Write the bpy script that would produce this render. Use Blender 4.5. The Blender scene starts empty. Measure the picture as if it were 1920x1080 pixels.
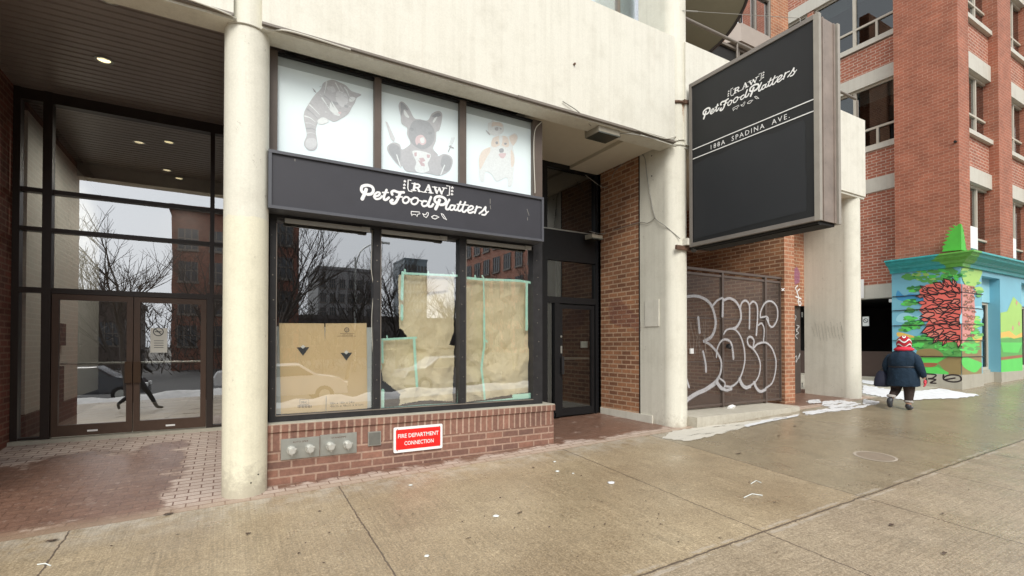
import bpy, bmesh, math, random
from mathutils import Vector, noise
from mathutils.geometry import tessellate_polygon
R = math.radians
rnd = random.Random(7)
SC = bpy.context.scene
COL = SC.collection
# ------------------------------------------------------------------ camera
YAW, PITCH, FPX, CX, CY = R(29.9), R(0.7), 932.0, 960.0, 635.6
CAMZ = 1.55
cd = bpy.data.cameras.new('camera'); cam = bpy.data.objects.new('camera', cd); COL.objects.link(cam)
cam.location = (0, 0, CAMZ); cam.rotation_euler = (math.pi/2 + PITCH, 0, -YAW)
cd.sensor_width = 36; cd.lens = FPX/1920*36; cd.shift_y = (CY-540)/1920; cd.clip_end = 3000; cd.clip_start = .05
SC.camera = cam
# ------------------------------------------------------------------ sky and sun (overcast)
W = bpy.data.worlds.new('World'); SC.world = W; W.use_nodes = True
nt = W.node_tree; bg = nt.nodes['Background']
sky = nt.nodes.new('ShaderNodeTexSky'); sky.sky_type = 'NISHITA'; sky.sun_disc = False
sky.sun_elevation = R(42); sky.sun_rotation = R(200); sky.dust_density = 4; sky.air_density = 1.5
hs = nt.nodes.new('ShaderNodeHueSaturation'); hs.inputs['Saturation'].default_value = .12
mx = nt.nodes.new('ShaderNodeMix'); mx.data_type = 'RGBA'; mx.inputs[0].default_value = .72
mx.inputs[7].default_value = (8.2, 8.5, 8.8, 1)
nt.links.new(sky.outputs[0], hs.inputs['Color']); nt.links.new(hs.outputs[0], mx.inputs[6])
nt.links.new(mx.outputs[2], bg.inputs[0]); bg.inputs[1].default_value = .108
sd = bpy.data.lights.new('sun', 'SUN'); sd.energy = 1.5; sd.angle = R(25); sd.color = (1, .95, .87)
sun = bpy.data.objects.new('sun', sd); COL.objects.link(sun)
sun.rotation_euler = Vector((.30, .75, -.70)).to_track_quat('-Z', 'Y').to_euler(); sun.location = (-5, -10, 15)
SC.view_settings.view_transform = 'Standard'; SC.view_settings.look = 'None'
SC.view_settings.exposure = .74; SC.view_settings.gamma = 1
SC.cycles.max_bounces = 8; SC.cycles.transparent_max_bounces = 12
# ------------------------------------------------------------------ pixel -> point on a real plane
F_ = Vector((math.sin(YAW)*math.cos(PITCH), math.cos(YAW)*math.cos(PITCH), math.sin(PITCH)))
R_ = Vector((math.cos(YAW), -math.sin(YAW), 0)); U_ = R_.cross(F_)
CAM = Vector((0, 0, CAMZ))
def ray(px, py): return F_ + R_*((px-CX)/FPX) - U_*((py-CY)/FPX)
def onY(px, py, Y): d = ray(px, py); return CAM + d*(Y/d.y)
def onX(px, py, X): d = ray(px, py); return CAM + d*(X/d.x)
def onG(px, py, dz=0):
    d = ray(px, py); t = 1.0
    for _ in range(60):
        p = CAM + d*t; h = p.z-(G(p.x, p.y)+dz); t += h/(-d.z)*.7 if d.z < -1e-4 else 0
    return CAM + d*t
def G(x, y):
    xx = min(max(x, -12), 45); yy = max(y, -1.0)
    z = .03*(xx-.4) + .06*(yy-6.05)
    if y > 6.05:
        if x < 3.9:
            t = min((y-6.05)/3.35, 1); z = (1-t)*.03*(xx-.4) + t*.19
        elif x < 6.6: z = .03*(xx-.4)
        else: z = .03*(xx-.4) + .03*(min(y, 9)-6.05)
    return z
# ------------------------------------------------------------------ materials
def newmat(name):
    m = bpy.data.materials.new(name); m.use_nodes = True
    return m, m.node_tree, m.node_tree.nodes['Principled BSDF']
def N(t, k, **kw):
    n = t.nodes.new('ShaderNode'+k)
    for a, b in kw.items():
        if a.startswith('i_'): n.inputs[a[2:].replace('_', ' ')].default_value = b
        else: setattr(n, a, b)
    return n
def L(t, a, b): t.links.new(a, b)
def c4(c): return (c[0], c[1], c[2], 1)
def ramp(t, src, p0, p1, c0=(0, 0, 0), c1=(1, 1, 1)):
    r = N(t, 'ValToRGB'); r.color_ramp.elements[0].position = p0; r.color_ramp.elements[1].position = p1
    r.color_ramp.elements[0].color = c4(c0); r.color_ramp.elements[1].color = c4(c1); L(t, src, r.inputs[0]); return r.outputs[0]
def mixc(t, f, a, b, mode='MIX'):
    m = N(t, 'Mix', data_type='RGBA', blend_type=mode)
    if isinstance(f, (int, float)): m.inputs[0].default_value = f
    else: L(t, f, m.inputs[0])
    for v, i in ((a, 6), (b, 7)):
        if isinstance(v, tuple): m.inputs[i].default_value = c4(v)
        else: L(t, v, m.inputs[i])
    return m.outputs[2]
def math_(t, op, a, b=None, c=None, clamp=False):
    n = N(t, 'Math', operation=op, use_clamp=clamp)
    for i, v in enumerate((a, b, c)):
        if v is None: continue
        if isinstance(v, (int, float)): n.inputs[i].default_value = v
        else: L(t, v, n.inputs[i])
    return n.outputs[0]
def pos(t): return N(t, 'NewGeometry').outputs['Position']
def noi(t, vec, scale, detail=4, rough=.55, sc3=None):
    if sc3:
        mp = N(t, 'Mapping'); mp.inputs['Scale'].default_value = sc3; L(t, vec, mp.inputs[0]); vec = mp.outputs[0]
    n = N(t, 'TexNoise'); n.inputs['Scale'].default_value = scale; n.inputs['Detail'].default_value = detail
    n.inputs['Roughness'].default_value = rough; L(t, vec, n.inputs['Vector']); return n.outputs[0]
def bump(t, bs, h, strength=.3, dist=.01):
    b = N(t, 'Bump'); b.inputs['Strength'].default_value = strength; b.inputs['Distance'].default_value = dist
    L(t, h, b.inputs['Height']); L(t, b.outputs[0], bs.inputs['Normal'])
def flat(name, c, rough=.6, var=.12, scale=6, metal=0, bmp=0, spec=.5):
    m, t, bs = newmat(name); p = pos(t); n = noi(t, p, scale, 5)
    col = mixc(t, n, tuple(x*(1-var) for x in c), tuple(min(x*(1+var), 1) for x in c)); L(t, col, bs.inputs['Base Color'])
    bs.inputs['Roughness'].default_value = rough; bs.inputs['Metallic'].default_value = metal
    bs.inputs['Specular IOR Level'].default_value = spec
    if bmp: bump(t, bs, noi(t, p, scale*12, 4), bmp, .003)
    return m
def brick(name, c1, c2, mort, bw=.256, bh=.09, ms=.011, swap=False, grime=.25, dirt=None):
    m, t, bs = newmat(name); uv = N(t, 'UVMap').outputs[0]; vec = uv; p = pos(t)
    if swap:
        s = N(t, 'SeparateXYZ'); L(t, uv, s.inputs[0]); c = N(t, 'CombineXYZ'); L(t, s.outputs[1], c.inputs[0]); L(t, s.outputs[0], c.inputs[1]); vec = c.outputs[0]
    b = N(t, 'TexBrick'); L(t, vec, b.inputs['Vector']); b.offset = 0 if swap else .5
    b.inputs['Color1'].default_value = c4(c1); b.inputs['Color2'].default_value = c4(c2); b.inputs['Mortar'].default_value = c4(mort)
    b.inputs['Scale'].default_value = 1; b.inputs['Mortar Size'].default_value = ms; b.inputs['Mortar Smooth'].default_value = .15
    b.inputs['Brick Width'].default_value = bw; b.inputs['Row Height'].default_value = bh
    col = mixc(t, math_(t, 'MULTIPLY', noi(t, p, 1.3, 5), grime*2), b.outputs[0], (.10, .055, .04), 'MIX') if grime > .3 else b.outputs[0]
    n2 = ramp(t, noi(t, p, 30, 5, .7), .3, .75, (.72, .72, .72), (1.15, 1.15, 1.15)); col = mixc(t, 1.0, col, n2, 'MULTIPLY')
    n3 = ramp(t, noi(t, p, 2.2, 3), .3, .7, (.82, .80, .78), (1.1, 1.08, 1.06)); col = mixc(t, 1.0, col, n3, 'MULTIPLY')
    if dirt: col = mixc(t, ramp(t, noi(t, p, 4, 6, .7), dirt[1], dirt[1]+.18), col, dirt[0])
    L(t, col, bs.inputs['Base Color']); bs.inputs['Roughness'].default_value = .82
    h = math_(t, 'ADD', math_(t, 'MULTIPLY', b.outputs['Fac'], -1.0), math_(t, 'MULTIPLY', noi(t, p, 60, 4), .35))
    bump(t, bs, h, .55, .006)
    return m
def concrete_paint(name, c, stain=(.36, .33, .25), chips=.0):
    m, t, bs = newmat(name); p = pos(t)
    st = ramp(t, noi(t, p, 1.0, 6, .65, (9, 9, .35)), .46, .72)
    col = mixc(t, math_(t, 'MULTIPLY', st, .20), c, stain); col = mixc(t, math_(t, 'MULTIPLY', ramp(t, noi(t, p, 1.0, 7, .7, (16, 16, .5)), .60, .70), .10), col, (.45, .28, .18))
    col = mixc(t, math_(t, 'MULTIPLY', ramp(t, noi(t, p, 2.5, 6, .7), .48, .7), .22), col, stain)
    col = mixc(t, 1.0, col, ramp(t, noi(t, p, 55, 4, .7), .25, .75, (.9, .9, .9), (1.05, 1.05, 1.05)), 'MULTIPLY')
    ch = ramp(t, noi(t, p, 7, 9, .78, (1, 1, .6)), .66+.03-chips, .69+.03-chips)
    col = mixc(t, math_(t, 'MULTIPLY', ch, .75), col, (.34, .31, .25))
    if chips > .03:
        sp = N(t, 'SeparateXYZ'); L(t, p, sp.inputs[0]); zz = math_(t, 'ADD', sp.outputs[2], math_(t, 'MULTIPLY', noi(t, p, 5, 4), .10))
        low = math_(t, 'MULTIPLY', math_(t, 'LESS_THAN', zz, 2.93), math_(t, 'LESS_THAN', sp.outputs[0], 3)); col = mixc(t, low, mixc(t, 1.0, col, (.96, .96, .96), 'MULTIPLY'), mixc(t, 1.0, col, (1.02, 1.0, .91), 'MULTIPLY'))
        foot_ = math_(t, 'MULTIPLY', math_(t, 'SUBTRACT', .62, sp.outputs[2]), 1.6, clamp=True); col = mixc(t, math_(t, 'MULTIPLY', ramp(t, math_(t, 'ADD', math_(t, 'MULTIPLY', foot_, .5), noi(t, p, 9, 8, .8)), .72, .95), .6), col, (.33, .29, .22))
    L(t, col, bs.inputs['Base Color']); bs.inputs['Roughness'].default_value = .62
    h = math_(t, 'ADD', math_(t, 'MULTIPLY', noi(t, p, 26, 6, .7), .6), math_(t, 'MULTIPLY', ch, -.8))
    bump(t, bs, h, .38, .006); return m
def glass(name, tint=(.8, .82, .8), refl=.3, rough=.0):
    m, t, bs = newmat(name); t.nodes.remove(bs); out = t.nodes['Material Output']
    tr = N(t, 'BsdfTransparent'); tr.inputs[0].default_value = c4(tint)
    gl = N(t, 'BsdfGlossy'); gl.inputs['Roughness'].default_value = rough; gl.inputs[0].default_value = (.95, .97, 1, 1)
    lw = N(t, 'LayerWeight'); lw.inputs[0].default_value = .25
    f = math_(t, 'ADD', refl, math_(t, 'MULTIPLY', lw.outputs['Fresnel'], .25), clamp=True)
    w = noi(t, pos(t), 1.1, 2); b = N(t, 'Bump'); b.inputs['Strength'].default_value = .03; b.inputs['Distance'].default_value = .02
    L(t, w, b.inputs['Height']); L(t, b.outputs[0], gl.inputs['Normal'])
    ms = N(t, 'MixShader'); L(t, f, ms.inputs[0]); L(t, tr.outputs[0], ms.inputs[1]); L(t, gl.outputs[0], ms.inputs[2]); L(t, ms.outputs[0], out.inputs[0])
    return m
def emis(name, c, s):
    m, t, bs = newmat(name); bs.inputs['Emission Color'].default_value = c4(c); bs.inputs['Emission Strength'].default_value = s
    bs.inputs['Base Color'].default_value = c4(c); return m
# ------------------------------------------------------------------ mesh builder
class MB:
    def __init__(s): s.v = []; s.f = []; s.m = []; s.sm = []
    def add(s, vs, fs, mi=0, smooth=False):
        o = len(s.v); s.v += [Vector(q) for q in vs]
        for f in fs: s.f.append([o+i for i in f]); s.m.append(mi); s.sm.append(smooth)
        return s
    def box(s, a, b, mi=0):
        x0, x1 = sorted((a[0], b[0])); y0, y1 = sorted((a[1], b[1])); z0, z1 = sorted((a[2], b[2]))
        vs = [(x0, y0, z0), (x1, y0, z0), (x1, y1, z0), (x0, y1, z0), (x0, y0, z1), (x1, y0, z1), (x1, y1, z1), (x0, y1, z1)]
        return s.add(vs, [(0, 3, 2, 1), (4, 5, 6, 7), (0, 1, 5, 4), (1, 2, 6, 5), (2, 3, 7, 6), (3, 0, 4, 7)], mi)
    def obox(s, c, u, v, w, mi=0):      # oriented box: centre, three half vectors
        c, u, v, w = map(Vector, (c, u, v, w)); vs = [c+a*u+b*v+d*w for d in (-1, 1) for a, b in ((-1, -1), (1, -1), (1, 1), (-1, 1))]
        return s.add(vs, [(0, 3, 2, 1), (4, 5, 6, 7), (0, 1, 5, 4), (1, 2, 6, 5), (2, 3, 7, 6), (3, 0, 4, 7)], mi)
    def prism(s, pts, ext, mi=0):       # polygon (3-D points) extruded by vector
        ext = Vector(ext); n = len(pts); P = [Vector(p) for p in pts]
        tri = tessellate_polygon([P]); o = P+[p+ext for p in P]
        fs = [tuple(t) for t in tri]+[tuple(i+n for i in reversed(t)) for t in tri]+[(i, (i+1) % n, (i+1) % n+n, i+n) for i in range(n)]
        return s.add(o, fs, mi)
    def poly(s, pts, mi=0):
        P = [Vector(p) for p in pts]; return s.add(P, [tuple(t) for t in tessellate_polygon([P])], mi)
    def tube(s, pts, r, n=8, mi=0, cap=True):
        P = [Vector(p) for p in pts]; rs = r if isinstance(r, (list, tuple)) else [r]*len(P); vs = []; fs = []
        prev = None
        for i, p in enumerate(P):
            d = (P[min(i+1, len(P)-1)]-P[max(i-1, 0)])
            d = d.normalized() if d.length > 1e-9 else Vector((0, 0, 1))
            a = prev if prev is not None else (Vector((0, 0, 1)) if abs(d.z) < .9 else Vector((1, 0, 0)))
            x = (a-d*a.dot(d)).normalized(); prev = x; y = d.cross(x)
            vs += [p+(x*math.cos(2*math.pi*k/n)+y*math.sin(2*math.pi*k/n))*rs[i] for k in range(n)]
        for i in range(len(P)-1):
            for k in range(n): fs.append((i*n+k, i*n+(k+1) % n, (i+1)*n+(k+1) % n, (i+1)*n+k))
        s.add(vs, fs, mi, True)
        if cap: s.add(vs[:n], [tuple(reversed(range(n)))], mi); s.add(vs[-n:], [tuple(range(n))], mi)
        return s
    def cyl(s, a, b, r, n=24, mi=0, r2=None): return s.tube([a, b], [r, r if r2 is None else r2], n, mi)
    def loft(s, rings, mi=0, smooth=True, cap=True):
        n = len(rings[0]); vs = [p for r in rings for p in r]; fs = []
        for i in range(len(rings)-1):
            for k in range(n): fs.append((i*n+k, i*n+(k+1) % n, (i+1)*n+(k+1) % n, (i+1)*n+k))
        s.add(vs, fs, mi, smooth)
        if cap: s.add(rings[0], [tuple(reversed(range(n)))], mi); s.add(rings[-1], [tuple(range(n))], mi)
        return s
def ebox(mb, **k): return mb
def setp(o, label=None, cat=None, group=None, kind=None):
    if label: o['label'] = label
    if cat: o['category'] = cat
    if group: o['group'] = group
    if kind: o['kind'] = kind
    return o
def mk(name, mb, mats, parent=None, **kw):
    if not isinstance(mats, (list, tuple)): mats = [mats]
    me = bpy.data.meshes.new(name)
    if parent is not None:
        off = Vector(parent.location) if parent.parent is None else Vector(parent['_w'])
    else:
        xs = [v.x for v in mb.v]; ys = [v.y for v in mb.v]; zs = [v.z for v in mb.v]
        off = Vector(((min(xs)+max(xs))/2, (min(ys)+max(ys))/2, min(zs)))
    me.from_pydata([v-off for v in mb.v], [], mb.f)
    for m in mats: me.materials.append(m)
    uvl = me.uv_layers.new(name='UVMap'); i = 0
    for p, mi, sm in zip(me.polygons, mb.m, mb.sm):
        p.material_index = mi; p.use_smooth = sm
        n = p.normal; ax, ay, az = abs(n.x), abs(n.y), abs(n.z)
        for li in p.loop_indices:
            w = me.vertices[me.loops[li].vertex_index].co + off
            uvl.data[li].uv = (w.x, w.y) if az > .75 else ((w.y, w.z) if ax > ay else (w.x, w.z))
    me.update()
    o = bpy.data.objects.new(name, me); COL.objects.link(o)
    if parent is not None: o.parent = parent
    else: o.location = off
    o['_w'] = tuple(off)
    return setp(o, **kw)
def thing(name, loc, label, cat, group=None, kind=None):
    o = bpy.data.objects.new(name, None); COL.objects.link(o); o.location = loc; o.empty_display_size = .2
    return setp(o, label, cat, group, kind)
def copy_tree(o, parent=None):
    c = o.copy(); COL.objects.link(c)
    if parent is not None: c.parent = parent
    for ch in list(o.children): copy_tree(ch, c)
    return c
# ------------------------------------------------------------------ flat drawing on planes
class Plane:
    """kind 'Y' (facade) or 'X' (side wall) at coordinate c; out = unit offset towards the viewer"""
    def __init__(s, k, c): s.k = k; s.c = c; s.out = Vector((0, -1, 0)) if k == 'Y' else Vector((-1, 0, 0))
    def __call__(s, px, py): return onY(px, py, s.c) if s.k == 'Y' else onX(px, py, s.c)
def smoothline(P, k=5):
    if len(P) < 3: return P
    Q = [P[0]*2-P[1]]+P+[P[-1]*2-P[-2]]; out = []
    for i in range(1, len(Q)-2):
        a, b, c, d = Q[i-1:i+3]
        for j in range(k):
            t = j/k; out.append(.5*((2*b)+(c-a)*t+(2*a-5*b+4*c-d)*t*t+(3*b-a-3*c+d)*t**3))
    out.append(P[-1]); return out
def stroke(mb, P, w, out, lift=.001, mi=0, smooth=True, closed=False, ws=None):
    P = [Vector(p) for p in P]
    if closed: P = P+[P[0]]
    if smooth: P = smoothline(P)
    n = len(P); vs = []
    for i, p in enumerate(P):
        d = (P[min(i+1, n-1)]-P[max(i-1, 0)]); d = d.normalized() if d.length > 1e-9 else Vector((0, 0, 1))
        s = d.cross(out).normalized(); ww = w if ws is None else w*(ws[0]+(ws[1]-ws[0])*i/(n-1))
        q = p+out*(lift+.0008*i/n); vs += [q+s*ww/2, q-s*ww/2]
    mb.add(vs, [(2*i, 2*i+1, 2*i+3, 2*i+2) for i in range(n-1)], mi)
    for i, sg in ((0, -1), (n-1, 1)):
        d = (P[1]-P[0]).normalized() if i == 0 else (P[-1]-P[-2]).normalized(); s = d.cross(out).normalized()
        ww = w if ws is None else w*ws[0 if i == 0 else 1]; q = P[i]+out*(lift+.0008*i/n)
        fan = [q]+[q+(s*math.cos(a)+d*sg*math.sin(a))*ww/2 for a in [math.pi*k/6 for k in range(7)]]
        mb.add(fan, [(0, k, k+1) for k in range(1, 7)], mi)
def area(mb, P, out, lift=.001, mi=0, thick=0):
    mb.poly([Vector(p)+out*lift for p in P], mi)
def blob(P, k=5): # smooth closed outline
    P = [Vector(p) for p in P]; n = len(P); out = []
    for i in range(n):
        a, b, c, d = P[i-1], P[i], P[(i+1) % n], P[(i+2) % n]
        for j in range(k):
            t = j/k; out.append(.5*((2*b)+(c-a)*t+(2*a-5*b+4*c-d)*t*t+(3*b-a-3*c+d)*t**3))
    return out
def text(mb, s, o, u, v, width=None, height=None, spacing=1.0, bold=0, lift=.002, mi=0):
    """lay the text s from lower-left point o along u, up v, fitted to width and height"""
    c = bpy.data.curves.new('t', 'FONT'); c.body = s; c.space_character = spacing; c.offset = bold; c.resolution_u = 2
    ob = bpy.data.objects.new('t', c); COL.objects.link(ob)
    me = bpy.data.meshes.new_from_object(ob.evaluated_get(bpy.context.evaluated_depsgraph_get()))
    xs = [q.co.x for q in me.vertices]; ys = [q.co.y for q in me.vertices]; x0, x1, y0, y1 = min(xs), max(xs), min(ys), max(ys)
    sy = height/(y1-y0) if height else width/(x1-x0); sx = width/(x1-x0) if width else sy
    u, v = Vector(u), Vector(v); out = u.cross(v).normalized()
    mb.add([Vector(o)+u*((q.co.x-x0)*sx)+v*((q.co.y-y0)*sy)+out*lift for q in me.vertices], [tuple(p.vertices) for p in me.polygons], mi)
    bpy.data.objects.remove(ob); bpy.data.meshes.remove(me); bpy.data.curves.remove(c)
UX, UZ = Vector((1, 0, 0)), Vector((0, 0, 1))

# ------------------------------------------------------------------ materials used
M_cream = concrete_paint('painted_concrete', (.69, .67, .585), chips=.0)
M_cream_col = concrete_paint('painted_concrete_chipped', (.72, .70, .60), chips=.055)
M_conc = concrete_paint('bare_concrete', (.42, .40, .33), (.2, .18, .14), .03)
M_soff = flat('plaster_soffit', (.62, .57, .46), .8, .06)
M_brick_base = brick('brick_pinkish', (.27, .135, .095), (.165, .09, .07), (.37, .25, .19))
M_brick_sold = brick('brick_soldier', (.28, .14, .10), (.19, .10, .075), (.40, .28, .215), .34, .088, .012, swap=True)
M_brick_or = brick('brick_orange', (.42, .20, .10), (.22, .10, .055), (.52, .36, .24), .24, .085, .012)
M_brick_pier = brick('brick_orange_pier', (.44, .19, .10), (.33, .14, .075), (.50, .33, .22), .24, .085, .012)
M_brick_left = brick('brick_brown', (.26, .085, .055), (.17, .06, .04), (.30, .17, .12), .24, .085, .012)
M_brick_far = brick('brick_far_red', (.44, .15, .088), (.34, .115, .07), (.58, .44, .35), .24, .088, .010)
M_brick_farpier = brick('brick_far_pier', (.42, .145, .085), (.33, .115, .068), (.45, .25, .175), .22, .08, .008)
M_blackfr = flat('black_painted_metal', (.010, .010, .011), .45, .3, 12, 0, .1, .3)
M_worn = flat('worn_black_metal', (.022, .021, .022), .55, .6, 9, 0, .15, .3)
M_bronze = flat('bronze_frame', (.030, .021, .017), .42, .2, 8, .2)
M_bronze_lt = flat('bronze_door', (.085, .052, .036), .4, .15, 8, .3)
M_taupe = flat('taupe_frame', (.17, .145, .12), .5, .15, 8)
M_signblk = flat('sign_charcoal', (.040, .040, .048), .5, .12, 5, 0, .05, .35)
M_signedge = flat('sign_edge', (.075, .078, .09), .4, .12, 5)
M_bigface = flat('sign_face_black', (.019, .020, .021), .5, .10, 3, 0, 0, .3)
M_bigpatch = flat('sign_face_patch', (.026, .028, .031), .55, .08, 3, 0, 0, .3)
M_bigframe = flat('weathered_sign_frame', (.21, .19, .17), .55, .22, 3.5, .2, .1)
M_bigedge = flat('pale_weathered_edge', (.31, .285, .245), .55, .2, 6, .1, .1)
M_white = flat('white_paint', (.80, .80, .78), .6, .06, 60)
M_whiteprint = flat('white_lettering', (.74, .74, .74), .6, .14, 90)
M_soffitmetal = flat('brown_metal_slat', (.26, .22, .20), .35, .2, 3, .2)
M_dark = flat('dark_void', (.012, .011, .010), .8, .2)
M_intwall = flat('lobby_wall', (.62, .61, .55), .8, .04)
M_intfloor = flat('lobby_floor', (.22, .19, .155), .3, .2)
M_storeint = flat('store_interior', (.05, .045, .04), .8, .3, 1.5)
M_film = flat('white_window_film', (.75, .86, .88), .35, .03, 1.5)
M_filmstrip = flat('grey_film_strip', (.40, .46, .47), .35, .05, 1.5)
M_glass = glass('window_glass', (.95, .97, .96), .33)
M_glass_dk = glass('tinted_door_glass', (.62, .62, .58), .40)
M_glass_rd = glass('recess_door_glass', (.45, .47, .44), .14)
M_glass_s = glass('street_window_glass', (.5, .52, .5), .30)
M_glass_r = glass('far_window_glass', (.42, .45, .44), .07)
M_kraft = flat('kraft_paper', (.84, .72, .49), .75, .12, 7)
M_card = flat('cardboard', (.76, .58, .34), .8, .05, 5)
M_tape = flat('green_painters_tape', (.55, .88, .74), .6, .08, 20)
M_tapewhite = flat('white_sheet', (.66, .70, .68), .6, .05, 20)
M_print = flat('dark_print', (.045, .05, .055), .7, .1)
M_printbr = flat('brown_print', (.17, .11, .055), .7, .1)
M_red = flat('red_sign', (.72, .015, .012), .4, .05)
M_steel = flat('galvanised_steel', (.42, .43, .40), .4, .18, 14, .75, .1)
M_steel_lt = flat('pale_cap_metal', (.62, .62, .58), .35, .1, 14, .6)
M_track = flat('aluminium_track', (.30, .29, .26), .45, .12, 12, .3)
M_rust = flat('rusty_brown_metal', (.13, .075, .05), .7, .35, 12, .2)
M_wire = flat('white_cable', (.55, .53, .46), .5, .05)
M_wire_gr = flat('grey_cable', (.28, .27, .24), .5, .05)
M_snow = flat('snow', (.66, .68, .70), .7, .22, 9, 0, .8)
M_gatefr = flat('gate_brown_metal', (.12, .09, .075), .5, .25, 8, .3)
M_skin = flat('skin', (.50, .30, .21), .5, .05)

# ------------------------------------------------------------------ ground materials
def lines_mask(t, coord, xs, w, jit):
    out = None
    for x in xs:
        d = math_(t, 'ABSOLUTE', math_(t, 'ADD', math_(t, 'SUBTRACT', coord, x), jit))
        k = math_(t, 'LESS_THAN', d, w); out = k if out is None else math_(t, 'MAXIMUM', out, k)
    return out
def sidewalk_mat():
    m, t, bs = newmat('wet_sidewalk_concrete'); p = pos(t); s = N(t, 'SeparateXYZ'); L(t, p, s.inputs[0]); X, Y = s.outputs[0], s.outputs[1]
    big = noi(t, p, .55, 5, .6); mid = noi(t, p, 3.5, 6, .65); fine = noi(t, p, 70, 5, .75)
    agg = noi(t, p, 130, 3, .8)
    col = mixc(t, ramp(t, big, .35, .68), (.275, .217, .148), (.395, .326, .230))
    # right hand slab, laid later: greyer and smoother
    slab = math_(t, 'MULTIPLY', math_(t, 'GREATER_THAN', X, 5.78), math_(t, 'GREATER_THAN', Y, 2.7))
    near = math_(t, 'LESS_THAN', Y, 2.7)
    col = mixc(t, math_(t, 'MULTIPLY', slab, .9), col, mixc(t, big, (.22, .185, .13), (.30, .255, .185)))
    col = mixc(t, math_(t, 'MULTIPLY', near, .55), col, mixc(t, mid, (.25, .21, .165), (.38, .325, .265)))
    col = mixc(t, 1.0, col, ramp(t, mid, .25, .75, (.88, .87, .86), (1.09, 1.09, 1.09)), 'MULTIPLY')
    col = mixc(t, 1.0, col, ramp(t, fine, .32, .68, (.50, .47, .42), (1.45, 1.44, 1.40)), 'MULTIPLY')
    col = mixc(t, ramp(t, noi(t, p, 40, 6, .85), .56, .70), col, (.14, .11, .075))
    col = mixc(t, 1.0, col, ramp(t, noi(t, p, 34, 5, .85), .34, .66, (.70, .68, .64), (1.24, 1.23, 1.2)), 'MULTIPLY')
    col = mixc(t, ramp(t, noi(t, p, 28, 6, .85), .64, .69), col, (.56, .51, .42))
    col = mixc(t, ramp(t, agg, .62, .72), col, (.50, .46, .38))
    # dark stains and drips
    col = mixc(t, math_(t, 'MULTIPLY', ramp(t, noi(t, p, 1.7, 6, .7), .56, .74), .38), col, (.12, .10, .07))
    # salt haze near the building line
    salt = math_(t, 'MULTIPLY', ramp(t, noi(t, p, 5, 7, .75), .40, .62), math_(t, 'MULTIPLY', math_(t, 'SUBTRACT', Y, 5.15), 1.6, clamp=True))
    col = mixc(t, math_(t, 'MULTIPLY', salt, .6), col, (.55, .52, .46))
    jit = math_(t, 'MULTIPLY', math_(t, 'SUBTRACT', noi(t, p, 9, 6, .7), .5), .05)
    w = .007
    jx = lines_mask(t, X, [-1.17, 1.08, 4.10, 5.78, 9.13, 12.5, 15.9, 19.2], w, jit)
    jx2 = math_(t, 'MULTIPLY', near, lines_mask(t, X, [7.45, 10.8], w, jit))
    jy = lines_mask(t, Y, [2.70], .010, jit); jy2 = lines_mask(t, Y, [2.745, 2.655], .016, math_(t, 'MULTIPLY', jit, 1.6))
    J = math_(t, 'MAXIMUM', math_(t, 'MAXIMUM', jx, jx2), jy)
    col = mixc(t, math_(t, 'MULTIPLY', jy2, math_(t, 'MULTIPLY', ramp(t, mid, .45, .55), .6)), col, (.42, .37, .31))
    col = mixc(t, math_(t, 'MULTIPLY', J, .80), col, (.06, .04, .03))
    L(t, col, bs.inputs['Base Color'])
    wet = ramp(t, noi(t, p, .8, 6, .65), .36, .66, (.24, .24, .24), (.56, .56, .56))
    wet = mixc(t, math_(t, 'MULTIPLY', slab, .7), wet, ramp(t, noi(t, p, .5, 4, .6), .38, .62, (.17, .17, .17), (.36, .36, .36)))
    L(t, wet, bs.inputs['Roughness']); bs.inputs['Specular IOR Level'].default_value = .55
    # broom finish running towards the building, in bands
    mp = N(t, 'Mapping'); mp.inputs['Scale'].default_value = (75, 1.2, 1); L(t, p, mp.inputs[0])
    br = noi(t, mp.outputs[0], 1, 3, .6)
    mp2 = N(t, 'Mapping'); mp2.inputs['Scale'].default_value = (1.4, 60, 1); L(t, p, mp2.inputs[0])
    br2 = noi(t, mp2.outputs[0], 1, 3, .6)
    broom = mixc(t, near, br, br2)
    col2 = mixc(t, 1.0, col, ramp(t, broom, .3, .7, (.83, .83, .83), (1.12, 1.12, 1.12)), 'MULTIPLY'); L(t, col2, bs.inputs['Base Color'])
    h = math_(t, 'ADD', math_(t, 'MULTIPLY', broom, 1.0), math_(t, 'MULTIPLY', fine, .8)); h = math_(t, 'SUBTRACT', h, math_(t, 'MULTIPLY', J, 2.5))
    bump(t, bs, h, .5, .0045); return m
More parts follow.
